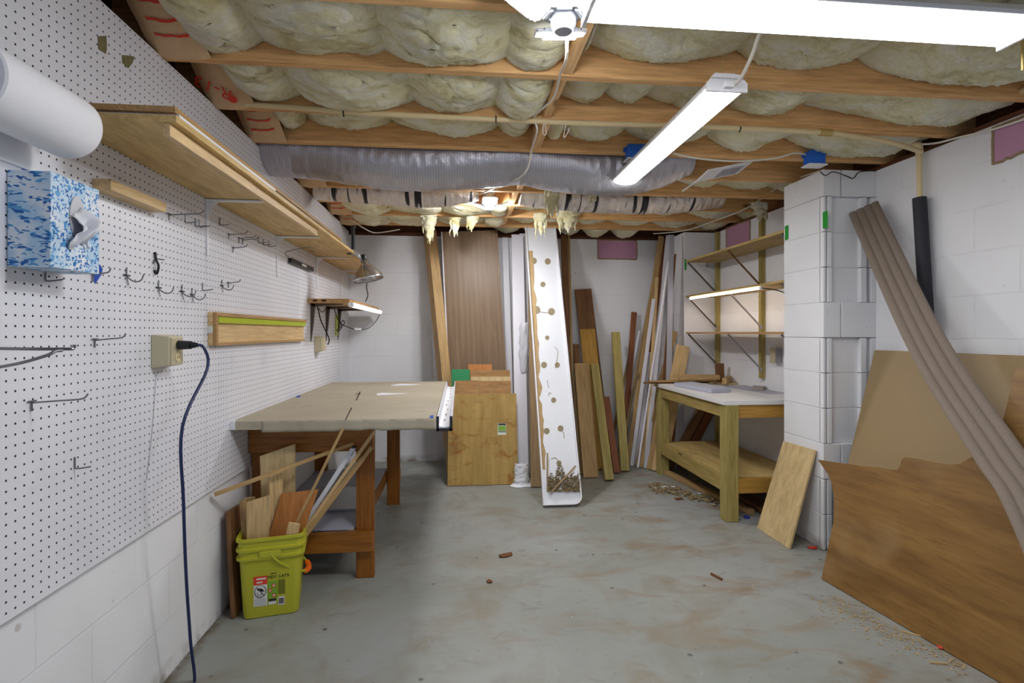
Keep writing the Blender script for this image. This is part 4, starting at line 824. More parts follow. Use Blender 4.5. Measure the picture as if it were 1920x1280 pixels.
def patch(x0, x1, z0, z1, d=0.0012): return [fr(x0, z0, d), fr(x1, z0, d), fr(x1, z1, d), fr(x0, z1, d)]
def lab(name, rects, mat, d=0.0012, parent=None):
    mb = MB()
    for r in rects: mb.prism(patch(*r, d), (0, -0.0005, 0))
    return obj(name, mb, mat, parent or bk, local=True) if parent is None else obj(name, mb, mat, parent, local=True)
lab('warning_label', [(-0.068, -0.014, 0.055, 0.150)], M['labelwhite'])
lab('warning_header', [(-0.068, -0.014, 0.150, 0.188)], M['red'])
lab('header_print', [(-0.056, -0.018, 0.173, 0.180), (-0.056, -0.032, 0.158, 0.164)], M['labelwhite'], 0.0020)
ringp = MB(); c0 = fr(-0.041, 0.121, 0.0022)
ringp.tube([c0+Vector((0.0225*math.cos(t), -0.0, 0.0265*math.sin(t))) for t in [2*PI*k/28 for k in range(29)]], 0.0014, 6, 1)
ringp.tube([c0+Vector((-0.016, 0, 0.020)), c0+Vector((0.016, 0, -0.020))], 0.0013, 6, 1)
ringp.prism([c0+Vector(q) for q in ((-0.014, 0, 0.014), (0.004, 0, 0.013), (0.014, 0, 0.003), (0.018, 0, 0.0), (0.006, 0, -0.002), (-0.004, 0, 0.003), (-0.012, 0, 0.006))], (0, -0.0006, 0))
ringp.tube([c0+Vector((-0.012, 0, -0.003)), c0+Vector((-0.010, 0, -0.016)), c0+Vector((0.004, 0, -0.016)), c0+Vector((0.006, 0, -0.004))], 0.001, 6, 1)
obj('hazard_pictogram', ringp, M['labelblack'], bk, local=True)
lab('fine_print', [(-0.064, -0.018, 0.086-0.0045*k, 0.0875-0.0045*k) for k in range(7)], M['greytrim'], 0.0020)
lab('ad_panel', [(-0.011, 0.026, 0.082, 0.160)], M['labelgreen'])
lab('ad_badge', [(0.006, 0.020, 0.132, 0.148), (-0.008, 0.004, 0.112, 0.128), (0.006, 0.020, 0.088, 0.104)], M['red'], 0.0020)
lab('ad_badge_centre', [(0.009, 0.017, 0.136, 0.144), (-0.005, 0.001, 0.116, 0.124), (0.009, 0.017, 0.092, 0.100)], M['labelwhite'], 0.0026)
lab('dark_panel', [(0.031, 0.058, 0.098, 0.162)], M['olivep'])
lab('maker_strip', [(-0.009, 0.022, 0.070, 0.080)], M['labelblack'])
lab('maker_strip_base', [(-0.009, 0.022, 0.056, 0.070)], M['labelwhite'])
lab('barcode_label', [(0.030, 0.056, 0.048, 0.086)], M['labelwhite'])
lab('barcode', [(0.033+0.0019*k, 0.034+0.0019*k, 0.054, 0.080) for k in range(11)], M['labelblack'], 0.0020)
Rf = Matrix(((1, 0, 0), (0, -sl_, -1), (0, 1, -sl_)))
for s_, sz, x_, z_ in (('TIDY CATS', 0.0185, 0.030, 0.178), ('PURINA', 0.0075, 0.012, 0.194)):
    text('printed_name', s_, sz, M['labelblack'], bk, mworld(bk) @ TR(fr(x_, z_, 0.0016), Rf), 0.0004)
hb = []
for k in range(25):
    a = PI*k/24; hb.append(Vector((0.150*math.sin(a)*1.0+0.0, -(by*1.06)*math.cos(a), 0.288-0.135*math.sin(a)**0.8)))
hh = obj('handle', MB().tube(hb, 0.005, 8, 2), M['bucket'], bk, local=True, smooth=True)
obj('grip', MB().tube(hb[9:16], 0.012, 10, 3), M['orange'], hh, mtx=mworld(bk), local=True, smooth=True)
obj('handle_boss', MB().box((0, -by*1.03, 0.286), (0.085, 0.012, 0.028)).box((0, by*1.03, 0.286), (0.085, 0.012, 0.028)), M['bucket'], bk, local=True, bevel=0.003)
SG = 'wood scraps in the bucket'
def scrap(name, label, pts, t, mat):
    n = (pts[1]-pts[0]).cross(pts[3]-pts[0]).normalized(); n = -n if n.y < 0 else n
    return tag(obj(name, MB().prism(pts, n*t), M[mat], bevel=0.001), label, 'scrap wood', SG)
scrap('plywood_scrap', 'large square plywood scrap standing at the back of the bucket', [ony(487, 855, 2.60), ony(553, 832, 2.60), Vector((-0.775, 2.565, 0.20)), Vector((-0.915, 2.565, 0.14))], 0.012, 'ply_z')
board('wood_offcut', 'thick pine offcut standing in front of the square plywood scrap', 'scrap wood', (-0.845, 2.525, 0.02), ony(516, 882, 2.52), 0.058, 0.038, M['pine'], SG, hint=Vector((1, 0.6, 0)))
scrap('plywood_scrap', 'orange brown plywood scrap tilted right in the bucket', [ony(527, 925, 2.50), ony(597, 917, 2.50), Vector((-0.765, 2.47, 0.17)), Vector((-0.90, 2.46, 0.17))], 0.007, 'orangeply')
scrap('pine_offcut', 'knotty pine offcut at the front left of the bucket', [ony(462, 942, 2.42), ony(509, 927, 2.42), Vector((-0.86, 2.42, 0.15)), Vector((-0.935, 2.42, 0.15))], 0.014, 'pine')
board('pine_offcut', 'narrow pine strip at the left rim of the bucket', 'scrap wood', (-0.935, 2.47, 0.03), ony(455, 938, 2.46), 0.028, 0.016, M['tan'], SG)
board('pine_offcut', 'short dark offcut behind the narrow strip at the left rim', 'scrap wood', (-0.925, 2.53, 0.03), ony(468, 932, 2.53), 0.045, 0.016, M['pine'], SG)
board('painted_offcut', 'small offcut with a grey painted top at the bucket right front', 'scrap wood', (-0.81, 2.435, 0.03), ony(552, 980, 2.42), 0.05, 0.012, M['pine'], SG)
for k, (a, b, r, m, l) in enumerate((((-0.905, 2.44, 0.03), (643, 803), 0.008, 'tan', 'thin dowel stick leaning from the bucket up to the table edge, leftmost'), ((-0.925, 2.47, 0.03), (681, 858), 0.016, 'tan', 'flat stick leaning right out of the bucket, thickest one'),
        ((-0.93, 2.50, 0.03), (703, 808), 0.010, 'pine', 'long thin stick leaning right out of the bucket, longest one'), ((-0.925, 2.53, 0.03), (697, 838), 0.011, 'tan', 'thin stick leaning right beside the longest one'))):
    q = ony(b[0], b[1], 2.66 if k else 2.49)
    board('wood_stick', l, 'scrap wood', a, q, r*1.6, r, M[m], SG, bevel=0.001)
fl = board('foam_stick', 'white labelled stick with a black end leaning in the bucket', 'scrap wood', (-0.93, 2.56, 0.03), ony(664, 838, 2.66), 0.022, 0.012, M['whiteboard'], SG, bevel=0.002)
board('black_sleeve', '', '', ony(655, 853, 2.6555), ony(665, 836, 2.661), 0.023, 0.013, M['black'], parent=fl)
board('wood_stick', 'long square stick lying across, from left wall over the bucket scraps', 'scrap wood', ony(402, 927, 2.335), ony(662, 831, 2.645), 0.016, 0.014, M['tan'], SG, hint=Vector((0, 0, 1)), bevel=0.001)

# ------------------------------------------------------------------ boards leaning on the back wall
LG = 'boards leaning against the back wall'
def lean(name, label, b, t, Y, w, th, mat, group=LG, dy=0.0, hint=Vector((1, 0, 0)), cat='board'):
    p0 = onz(b[0], b[1], 0.0); p1 = ony(t[0], t[1], Y); p0.y = min(p0.y+dy, YB-0.03)
    dz = abs(frame(p1-p0, hint)[2][1])*0.0
    p0.z = 0.5*th*math.sin(math.acos(min(1, (p1-p0).normalized().z)))+0.001
    p1.z = min(p1.z, ZJ-0.012)
    return board(name, label, cat, p0, p1, w, th, M[mat], group, hint)
lean('lumber_post', 'tan two by six leaning left of the tall brown panel', (851, 893), (806, 437), 4.98, 0.085, 0.14, 'tan', hint=Vector((1, 0.35, 0)), cat='lumber')
# tall grooved panel
p0, p1 = Vector((onz(906, 884, 0).x, 4.66, 0.004)), Vector((0.10, 4.92, ZJ-0.02)); p1.x = ony(881, 425, 4.92).x
tp_ = thing('grooved_panel', 'tall brown grooved wall panel leaning at the back', 'panel', p0)
F = frame(p1-p0, Vector((1, 0, 0))); L = (p1-p0).length
obj('panel_sheet', MB().box((0, 0, L/2), (0.515, 0.012, L)), M['panel'], tp_, TR(p0, F), local=True)
obj('white_edge', MB().box((-0.262, 0.0, L/2), (0.010, 0.020, L)), M['whitewood'], tp_, TR(p0, F), local=True)
# stack of plywood sheets standing in front of it
def sheet(name, label, uL, uR, v_top, yb, yt, zt, mat, th=0.010, grp='plywood sheets stacked in front of the brown panel'):
    xa, xb = ony(uL, v_top, yt).x, ony(uR, v_top, yt).x; p0 = Vector(((xa+xb)/2, yb, 0.002)); p1 = Vector(((xa+xb)/2+0.004, yt, zt))
    return board(name, label, 'plywood', p0, p1, xb-xa, th, M[mat], grp, bevel=0.001)
def zat(v, y, u=905): return ony(u, v, y).z
fs = sheet('plywood_sheet', 'stained yellow plywood sheet with a sticker, front of the stack', 840, 967, 738, 4.30, 4.50, zat(738, 4.50), 'ply_stain', 0.014)
sheet('plywood_sheet', 'brown plywood sheet, second in the stack', 850, 897, 713, 4.345, 4.53, zat(713, 4.53), 'brownply')
sheet('plywood_sheet', 'brown plywood sheet beside it, right half of the second layer', 898, 957, 714, 4.345, 4.53, zat(714, 4.53), 'brownply')
sheet('plywood_sheet', 'wide brown plywood sheet behind, its top showing right of the green one', 881, 955, 694, 4.385, 4.56, zat(694, 4.56), 'brownply')
sheet('plywood_sheet', 'sheet with green painted top at the left of the stack', 846, 880, 692, 4.385, 4.56, zat(692, 4.56), 'greenpaint')
sheet('plywood_sheet', 'narrow light sheet peeking just over the second layer', 882, 956, 706, 4.366, 4.546, zat(706, 4.546), 'ply_z', 0.006)
sheet('wood_offcut', 'reddish offcut standing behind the stack, top showing as a small block', 877, 921, 683, 4.43, 4.60, zat(683, 4.60), 'orangeply', 0.02)
# sticker on the front sheet
n_ = (fs.matrix_basis.to_3x3() @ Vector((0, 1, 0))); n_ = -n_ if n_.y > 0 else n_
pp = fs.matrix_basis.translation+n_*0.0078
for nm, q, mt in (('sticker', ((933, 793), (949, 793), (949, 815), (933, 815)), 'labelwhite'), ('sticker_header', ((934, 793.5), (948.5, 793.5), (948.5, 797), (934, 797)), 'labelblack'), ('sticker_panel', ((934, 798), (948.5, 798), (948.5, 807.5), (934, 807.5)), 'labelgreen'), ('sticker_barcode', ((934, 808.5), (948.5, 808.5), (948.5, 810), (934, 810)), 'labelblack')):
    obj(nm, MB().prism([onp(u, v, pp+n_*(0.0002 if nm == 'sticker' else 0.0012), n_) for u, v in q], n_*0.0008), M[mt], fs)
# white trim, film and tray group
lean('white_trim', 'wide white trim board right of the brown panel', (979, 902), (970, 440), 4.96, 0.112, 0.016, 'whitewood')
lean('white_trim', 'grooved white trim board between the wide trim and the tray', (994, 893), (982, 438), 5.04, 0.085, 0.018, 'whitewood', dy=0.10)
lean('white_trim', 'narrow white strip just right of the brown panel edge', (962, 884), (947, 445), 5.12, 0.06, 0.012, 'whitepaint', dy=0.1)
def wrapf(a, b):
    p = onz(977, 910, 0).lerp(ony(977, 868, 4.28), a); ang = 2*PI*b; r = 0.062*(1-0.15*a)*(1+0.22*nz(math.cos(ang)*2, math.sin(ang)*2, a*9))+0.05*max(0, 0.12-a)/0.12*(0.6+0.8*abs(nz(ang, 3, 1)))
    return (p.x+r*math.cos(ang), min(p.y-0.02+0.42*r*math.sin(ang), p.y+0.02), max(0.003, p.z+0.012*nz(math.cos(ang)*3, math.sin(ang)*3, 5)))
tag(obj('foam_wrap', MB().grid(wrapf, 40, 30), M['vinyl'], smooth='full', solid=0.001), 'crumpled white packing film around the foot of the white trim', 'packing film')
def wrapg(a, b):
    p = ony(981, 700, 4.62).lerp(ony(983, 605, 4.72), a); ang = 2*PI*b; r = 0.045*math.sin(PI*(0.1+0.8*a))**0.4*(1+0.5*nz(math.cos(ang)*2, math.sin(ang)*2, a*7))
    return (p.x+r*math.cos(ang), p.y+0.5*r*math.sin(ang), p.z+0.02*nz(math.cos(ang)*3, math.sin(ang)*3, a*5))
tag(obj('foam_wrap', MB().grid(wrapg, 30, 26), M['film'], smooth='full', solid=0.001), 'crumpled clear film halfway up between the white trims', 'packing film')
lean('brown_board', 'brown board standing just left of the white tray', (1005, 914), (998, 500), 4.92, 0.085, 0.02, 'greywood')
# white tray (an old laminate top, underside out)
b0 = onz(1055, 950, 0); t0 = ony(1013, 437, 4.80); t0.z = ZJ-0.012; F = frame(t0-b0, Vector((1, 0, 0))); L = (t0-b0).length; b0.z = 0.012
wtm = TR(b0, F); fw = 0.285
yr = 1 if (F @ Vector((0, 1, 0))).y > 0 else -1           # local +y points into the wall
tray = thing('laminate_tray', 'white laminate tray leaning at centre with brown glue spots', 'tray', b0)
def outl(h, rr_): # outline with rounded lower right corner
    P = [(-h, L), (-h, 0.0)]
    for k in range(9): a = -PI/2+PI/2*k/8; P.append((h-rr_+rr_*math.cos(a), rr_+rr_*math.sin(a)))
    return P+[(h, L)]
obj('back_panel', MB().prism([(x, 0.0, z) for x, z in outl(fw/2, 0.06)], (0, yr*0.014, 0)), M['whiteboard'], tray, wtm, local=True)
rim = MB(); o_ = outl(fw/2, 0.06); i_ = [(x*0.93, z+0.012 if z < 0.1 else z) for x, z in outl(fw/2, 0.05)]
for (a, b), (c, d) in zip(zip(o_, o_[1:]), zip(i_, i_[1:])): rim.prism([(a[0], 0, a[1]), (b[0], 0, b[1]), (d[0], 0, d[1]), (c[0], 0, c[1])], (0, -yr*0.022, 0))
obj('rim', rim, M['whitepaint'], tray, wtm, local=True)
fn_ = (F @ Vector((0, -yr, 0))).normalized(); pt = b0+fn_*0.001
spots = [(1001, 489, 7), (1027, 490, 7), (1018, 533, 6), (1006, 581, 9), (1034, 584, 8), (1026, 633, 5), (1020, 684, 7), (1045, 684, 6), (1038, 750, 6), (1025, 808, 7), (1051, 803, 7), (1048, 868, 6)]
gm = MB()
for u, v, r in spots: gm.prism([onp(u+r*0.8*math.cos(2*PI*k/16)*(1+0.15*nz(k, u, 0)), v+r*math.sin(2*PI*k/16)*0.85*(1+0.15*nz(k, v, 1)), pt, fn_) for k in range(16)], fn_*0.0008)
for a in (((1034, 738), (1030, 736), (1028, 742)), ((1040, 650), (1046, 660), (1041, 690)), ((1034, 860), (1042, 858), (1047, 866)), ((1052, 805), (1057, 812), (1058, 822)), ((1010, 583), (1020, 586), (1032, 586)), ((1026, 712), (1027, 720), (1029, 727))):
    gm.tube([onp(u, v, pt+fn_*0.0008, fn_) for u, v in a], 0.0022, 5, 4)
obj('glue_spot', gm, M['glue'], tray)
tn = MB(); lft = []; rgt = []
for k in range(41):
    t = k/40; v = 470+(880-470)*t; uc = 993+(1017-993)*t
    lft.append(onp(uc-2+1.5*nz(k*0.7, 1, 1), v, pt, fn_)); rgt.append(onp(uc+6+5*nz(k*0.5, 4, 2)+2*nz(k*1.9, 4, 2), v, pt, fn_))
for k in range(40): tn.prism([lft[k], rgt[k], rgt[k+1], lft[k+1]], fn_*0.0012)
obj('torn_edge', tn, M['torn'], tray)
lm = MB(); rs = random.Random(11)
for k in range(900):
    u = rs.uniform(1026, 1087); v = 921-rs.random()**1.3*50*(0.5+0.5*abs(nz(u*0.05, 1, 1))*2); d_ = rs.uniform(0.004, 0.024)
    c = onp(u, v, pt, fn_)+fn_*d_; R = Matrix.Rotation(rs.uniform(0, 6), 3, 'Z') @ Matrix.Rotation(rs.uniform(0, 6), 3, 'X'); lm.box(c, (rs.uniform(0.004, 0.018), rs.uniform(0.003, 0.008), rs.uniform(0.001, 0.004)), R)
tag(obj('leaf_litter', lm, M['litter']), 'dry leaf litter and dirt caught in the tray bottom', 'litter', kind='stuff')
board('wood_splinter', 'thin stick lying diagonally in the tray bottom', 'stick', onp(1032, 924, pt, fn_)+fn_*0.030, onp(1078, 875, pt, fn_)+fn_*0.032, 0.012, 0.008, M['greywood'], 'sticks in the white tray', bevel=0.001)
board('wood_splinter', 'thin stick standing along the left side of the tray bottom', 'stick', onp(1026, 922, pt, fn_)+fn_*0.016, onp(1026, 850, pt, fn_)+fn_*0.016, 0.010, 0.006, M['greywood'], 'sticks in the white tray', bevel=0.001)
# the row of boards right of the tray
lean('lumber_post', 'tall brown post reaching the ceiling right of the tray', (1075, 884), (1057, 440), 5.09, 0.055, 0.04, 'brownwood', dy=0.12, cat='lumber')
lean('pale_strip', 'tall pale strip beside the tall brown post', (1083, 884), (1066, 440), 5.11, 0.022, 0.03, 'tan', dy=0.14, cat='lumber')
lean('dark_board', 'weathered dark board, widest one, right of the tall post', (1136, 876), (1093, 542), 5.12, 0.168, 0.022, 'brownwood', dy=0.08)
lean('yellow_board', 'yellow stained board leaning on the weathered dark board', (1128, 882), (1101, 617), 5.05, 0.15, 0.02, 'yellowwood', dy=0.02)
lean('dark_offcut', 'short dark offcut showing left behind the tan board', (1092, 884), (1080, 645), 4.98, 0.06, 0.02, 'brownwood', dy=0.05)
lean('tan_board', 'tan board with small nail holes standing in front of the yellow one', (1108, 896), (1090, 681), 4.76, 0.133, 0.02, 'tan')
lean('brown_strip', 'narrow brown board behind the tan board left edge', (1094, 890), (1077, 700), 4.82, 0.05, 0.018, 'greywood', dy=0.02)
lean('treated_post', 'greenish treated post leaning, nearest of the treated ones', (1142, 902), (1114, 683), 4.74, 0.075, 0.045, 'olive', cat='lumber')
lean('reddish_board', 'reddish board foot beside the nearest treated post', (1158, 889), (1136, 744), 4.80, 0.06, 0.03, 'redwood', dy=0.02)
lean('treated_post', 'greenish treated post, second one, taller and straighter', (1171, 884), (1154, 623), 4.98, 0.078, 0.04, 'olive', cat='lumber')
lean('reddish_strip', 'short reddish strip behind the taller treated post', (1168, 866), (1189, 585), 5.13, 0.055, 0.018, 'redwood')
SGp = 'long strips leaning in the right back corner'
lean('wood_strip', 'long tan strip slanting up to the ceiling, first of the corner bundle', (1172, 868), (1240, 440), 5.03, 0.055, 0.02, 'tan', SGp, dy=-0.08)
lean('wood_strip', 'long pale strip beside the tan one, slightly thinner', (1160, 868), (1236, 470), 5.09, 0.03, 0.015, 'greywood', SGp, dy=-0.03)
lean('wood_strip', 'long dark red strip reaching the ceiling in the corner', (1194, 866), (1246, 440), 5.11, 0.045, 0.018, 'redwood', SGp, dy=-0.02)
lean('trim_strip', 'long grey white trim strip right of the dark red one', (1206, 874), (1253, 440), 4.99, 0.045, 0.014, 'whitewood', SGp, dy=-0.07)
lean('trim_strip', 'second long grey trim strip, almost upright in the corner', (1246, 876), (1259, 440), 4.69, 0.05, 0.012, 'greytrim', SGp, dy=-0.06)
tag(obj('foil_strip', MB().tube([onz(1196, 876, 0.02), ony(1222, 700, 4.72), ony(1237, 600, 4.70), ony(1248, 525, 4.69), ony(1254, 492, 4.69), ony(1262, 478, 4.69)], 0.011, 10), M['whitewood'], smooth=True), 'crooked white wrapped pole in the right back corner', 'pole', SGp)
lean('wood_strip', 'tan strip with a broken dark top beside the white pole', (1226, 872), (1265, 476), 4.69, 0.03, 0.015, 'brownwood', SGp, dy=-0.06)
lean('wood_strip', 'pale pine strip slanting strongly right, in front of the bundle', (1184, 866), (1266, 621), 4.88, 0.050, 0.018, 'tan', SGp, dy=-0.16)
lean('pine_board', 'wide knotty yellow board slanting behind the bench corner', (1234, 884), (1281, 648), 4.66, 0.125, 0.025, 'pine', SGp, dy=0.0)
lean('wood_strip', 'tan strip slanting, in front beside the bench leg', (1197, 874), (1246, 718), 4.78, 0.055, 0.02, 'tan', SGp, dy=-0.05)
lean('wood_strip', 'brown board slanting beside the bench leg, lower right one', (1220, 881), (1247, 735), 4.74, 0.075, 0.022, 'tan', SGp, dy=0.0)
lean('trim_strip', 'white trim strip slanting behind the taller treated post', (1150, 862), (1199, 620), 5.10, 0.022, 0.012, 'whitepaint', SGp, dy=-0.03)
lean('trim_strip', 'white trim strip slanting in the middle of the bundle', (1186, 866), (1219, 660), 4.98, 0.035, 0.012, 'whitewood', SGp, dy=-0.1)
lean('trim_strip', 'pale trim strip crossing low in front of the corner bundle', (1178, 868), (1226, 560), 4.86, 0.035, 0.012, 'whitewood', SGp, dy=-0.10)
lean('wood_strip', 'pale brown strip rising steeply through the middle of the bundle', (1204, 872), (1232, 520), 4.90, 0.03, 0.015, 'pine', SGp, dy=-0.09)
lean('wood_strip', 'thin tan strip slanting left behind the taller treated post', (1140, 858), (1186, 640), 5.12, 0.03, 0.012, 'greywood', SGp)
lean('blue_strip', 'thin white strip with a blue stripe behind the treated posts', (1153, 855), (1178, 730), 5.06, 0.014, 0.010, 'bluebox', SGp, dy=-0.03)
lean('wood_strip', 'short yellow board behind the bundle, on the floor by the bench', (1212, 878), (1222, 800), 4.80, 0.07, 0.02, 'greywood', SGp, dy=0.02)
# boards behind / under the bench
UG = 'boards leaning under the right bench'
lean('reddish_plank', 'reddish brown plank just behind the far bench leg', (1252, 878), (1262, 742), 4.72, 0.075, 0.03, 'redwood', UG, dy=-0.02)
lean('slanted_plank', 'brown plank slanting right under the bench', (1252, 884), (1325, 752), 4.68, 0.07, 0.03, 'brownwood', UG, dy=0.0)
lean('slanted_plank', 'second brown plank slanting right under the bench, with a pale edge', (1276, 880), (1340, 756), 4.66, 0.075, 0.03, 'redwood', UG, dy=0.0)
lean('white_strip', 'white board standing under the bench at the back', (1264, 872), (1266, 750), 4.76, 0.05, 0.012, 'whitewood', UG, dy=-0.03)

# ------------------------------------------------------------------ right hand bench
RB = thing('lumber_bench', 'small treated lumber bench with a white top beside the pilaster', 'bench', (2.05, 3.9, 0))
bx0, bx1, byn, byf, bz = 1.742, 2.375, 3.295, 4.535, 0.80
for x, y in ((bx0, byn), (bx0, byf-0.09), (bx1-0.09, byn), (bx1-0.09, byf-0.09)): obj('leg', MB().mm(x, x+0.088, y, y+0.088, 0, bz-0.03), M['olive'], RB, bevel=0.005)
obj('bench_top', MB().mm(bx0-0.012, 2.395, byn+0.005, byf-0.05, bz-0.03, bz), M['benchwhite'], RB, bevel=0.002)
obj('top_edge', MB().mm(bx0-0.012, bx0+0.05, byf-0.05, byf+0.03, bz-0.03, bz-0.002), M['greywood'], RB)
obj('side_rail', MB().mm(bx0+0.012, bx0+0.05, byn+0.09, byf-0.092, bz-0.118, bz-0.032), M['olive_y'], RB, bevel=0.002)
obj('front_rail', MB().mm(bx0+0.09, bx1-0.09, byn+0.02, byn+0.058, bz-0.118, bz-0.032), M['yellow_x'], RB, bevel=0.002)
obj('corner_gusset', MB().prism([Vector((bx0+0.06, byn+0.0885, 0.68)), Vector((bx0+0.06, byn+0.18, 0.68)), Vector((bx0+0.06, byn+0.0885, 0.57))], (0.018, 0, 0)), M['tan'], RB)
obj('lower_shelf', MB().mm(bx0+0.052, bx1-0.01, byn+0.05, byf-0.03, 0.262, 0.280), M['ply_y'], RB)
obj('shelf_side_rail', MB().mm(bx0+0.012, bx0+0.05, byn+0.09, byf-0.092, 0.185, 0.281), M['olive_y'], RB, bevel=0.002)
obj('shelf_front_rail', MB().mm(bx0+0.09, bx1-0.09, byn+0.010, byn+0.048, 0.185, 0.281), M['yellow_x'], RB, bevel=0.002)
BG = 'things lying on the right bench'
def onbench(u, v, dz=0.0): return onz(u, v, bz+dz)
def slab(name, label, px4, h, mat, cat, dz=0.001, group=BG, bev=0.002):
    return tag(obj(name, MB().prism([onbench(u, v, dz) for u, v in px4], (0, 0, h)), M[mat], bevel=bev), label, cat, group)
slab('foam_slab', 'pale grey foam slab lying on the white bench top', [(1264, 724), (1334, 737), (1371, 735), (1298, 722)], 0.032, 'slab', 'foam slab')
slab('plywood_offcut', 'thin pale plywood offcut at the back of the bench', [(1310, 715), (1360, 722), (1410, 718), (1352, 710)], 0.010, 'ply_z', 'offcut')
slab('wood_block', 'small pine block standing on the plywood offcut', [(1354, 720), (1363, 720.5), (1373, 715.5), (1364, 714.5)], 0.052, 'tan', 'wood block', 0.0115)
st_ = [('thin brown strip across the bench, lowest one sticking out left', 1208, 719, 1345, 712, 0.012, 'brownwood', 0.001), ('thin tan strip across the bench, sticking out left above the brown', 1218, 716, 1352, 706, 0.012, 'tan', 0.016), ('short thin pale strip on the bench strips', 1252, 711, 1356, 705, 0.010, 'pine', 0.030)]
for l, u0, v0, u1, v1, h, mt, dz in st_:
    a, b = onz(u0, v0, bz+dz), onz(u1, v1, bz+dz); a.y = max(min(a.y, 4.50), 4.15); b = Vector((b.x, min(b.y, 4.5), bz+dz)); a.z = b.z = bz+dz+h/2
    board('wood_strip', l, 'offcut', a, b, 0.05, h, M[mt], BG, hint=Vector((0, 1, 0)), bevel=0.001)
a, b = onz(1270, 700, bz+0.06), onz(1330, 700, bz+0.06); a.y, b.y = 4.36, 4.34; a.z = b.z = bz+0.042+0.022; a.x = 1.88; b.x = 2.22
board('lumber_offcut', 'short two by four offcut on top of the bench strips', 'offcut', a, b, 0.09, 0.042, M['tan'], BG, hint=Vector((0, 1, 0)))
board('lumber_offcut', 'upright brown offcut standing at the back of the bench', 'offcut', (2.30, 4.46, bz+0.002), (2.30, 4.47, bz+0.175), 0.07, 0.035, M['brownwood'], BG)
slab('dark_mat', 'dark grey stained mat at the back right of the bench', [(1352, 724), (1440, 738), (1500, 738), (1420, 722)], 0.003, 'greytrim', 'mat')
slab('gray_offcut', 'small grey broken block on the dark mat', [(1410, 731), (1430, 732), (1436, 729), (1412, 727)], 0.022, 'darkstain', 'offcut', 0.0045)
board('floor_plank', 'warped brown plank lying on the floor under the bench front', 'plank', (1.80, 4.52, 0.02), (1.99, 3.42, 0.02), 0.05, 0.036, M['tan'], None, hint=Vector((1, 0, 0)))
board('floor_plank', 'dark plank lying on the floor deep under the bench', 'plank', (2.1, 4.4, 0.03), (2.12, 3.35, 0.03), 0.13, 0.03, M['brownwood'], None)
# wall outlet by the pilaster
wo = onx(1463, 666, XR-0.012); r = thing('wall_outlet', 'grey metal outlet box on the right wall beside the pilaster', 'outlet', wo)
obj('box', MB().box(wo+Vector((-0.014, 0.03, 0)), (0.048, 0.075, 0.115)), M['zinc'], r, bevel=0.004)
obj('cover', MB().box(wo+Vector((-0.041, 0.03, 0)), (0.005, 0.07, 0.11)), M['beige'], r, bevel=0.002)

# ------------------------------------------------------------------ right wall shelves
for y, vb, l in ((4.665, 690, 'far one'), (3.945, 708, 'middle one')):
    zb = onx(1348 if y > 4 else 1425, vb, XR).z
    tag(obj('shelf_standard', MB().mm(XR-0.036, XR-0.001, y-0.02, y+0.018, zb, 2.18), M['olive'], bevel=0.002), f"vertical wood batten on the right wall carrying the shelves, {l}", 'batten', 'wood battens behind the right shelves')
tag(obj('shelf_standard', MB().mm(XR-0.036, XR-0.001, 3.22, 3.258, 0.95, 2.18), M['olive'], bevel=0.002), 'vertical wood batten on the right wall hidden by the pilaster', 'batten', 'wood battens behind the right shelves')
for z, l, th_, mt in ((1.893, 'top', 0.018, 'ply_y'), (1.572, 'middle', 0.016, 'ply_y'), (1.238, 'lowest', 0.016, 'shelf_ply_edge')):
    r = thing('bracket_shelf', f"{l} plywood shelf on the right wall above the bench", 'shelf', (2.22, 3.9, z), 'plywood shelves on the right wall')
    obj('shelf_board', MB().mm(2.072, XR-0.037, 3.195, 4.66, z, z+th_), M[mt], r, bevel=0.001)
    for y, m in ((4.645, 'darksteel'), (3.925, 'brownwood' if z > 1.8 else 'zinc'), (3.24, 'zinc')):
        obj('brace', MB().beam((2.09, y, z-0.002), (XR-0.030, y, z-0.285), 0.012, 0.010, Vector((0, 1, 0))), M[m], r)
        obj('clip', MB().box((XR-0.040, y, z-0.28), (0.008, 0.022, 0.03)), M['zinc'], r)
tl2 = thing('led_tube_light', 'glowing LED tube under the middle right shelf front edge', 'lamp', (2.06, 4.0, 1.56), 'LED tube lights under shelves')
ya, yb_ = 3.47, 4.58
obj('tube', MB().cyl((2.085, ya, 1.558), (2.085, yb_, 1.558), 0.0072, None, 14), M['tube_glow'], tl2, smooth=True)
obj('end_cap', MB().cyl((2.085, ya-0.02, 1.558), (2.085, ya, 1.558), 0.0135, None, 14).cyl((2.085, yb_, 1.558), (2.085, yb_+0.02, 1.558), 0.0135, None, 14), M['whitemetal'], tl2)
obj('power_cord', MB().tube([(2.085, ya-0.015, 1.558), (2.10, 3.30, 1.53), (2.14, 3.24, 1.50), (2.2, 3.2, 1.49)], 0.004, 8), M['black'], tl2)
tag(obj('shelf_bracket', MB().mm(2.30, 2.306, 4.700, 4.718, 1.86, 1.98), M['zinc']), 'small grey steel strap on the far pilaster beside the top shelf', 'bracket')

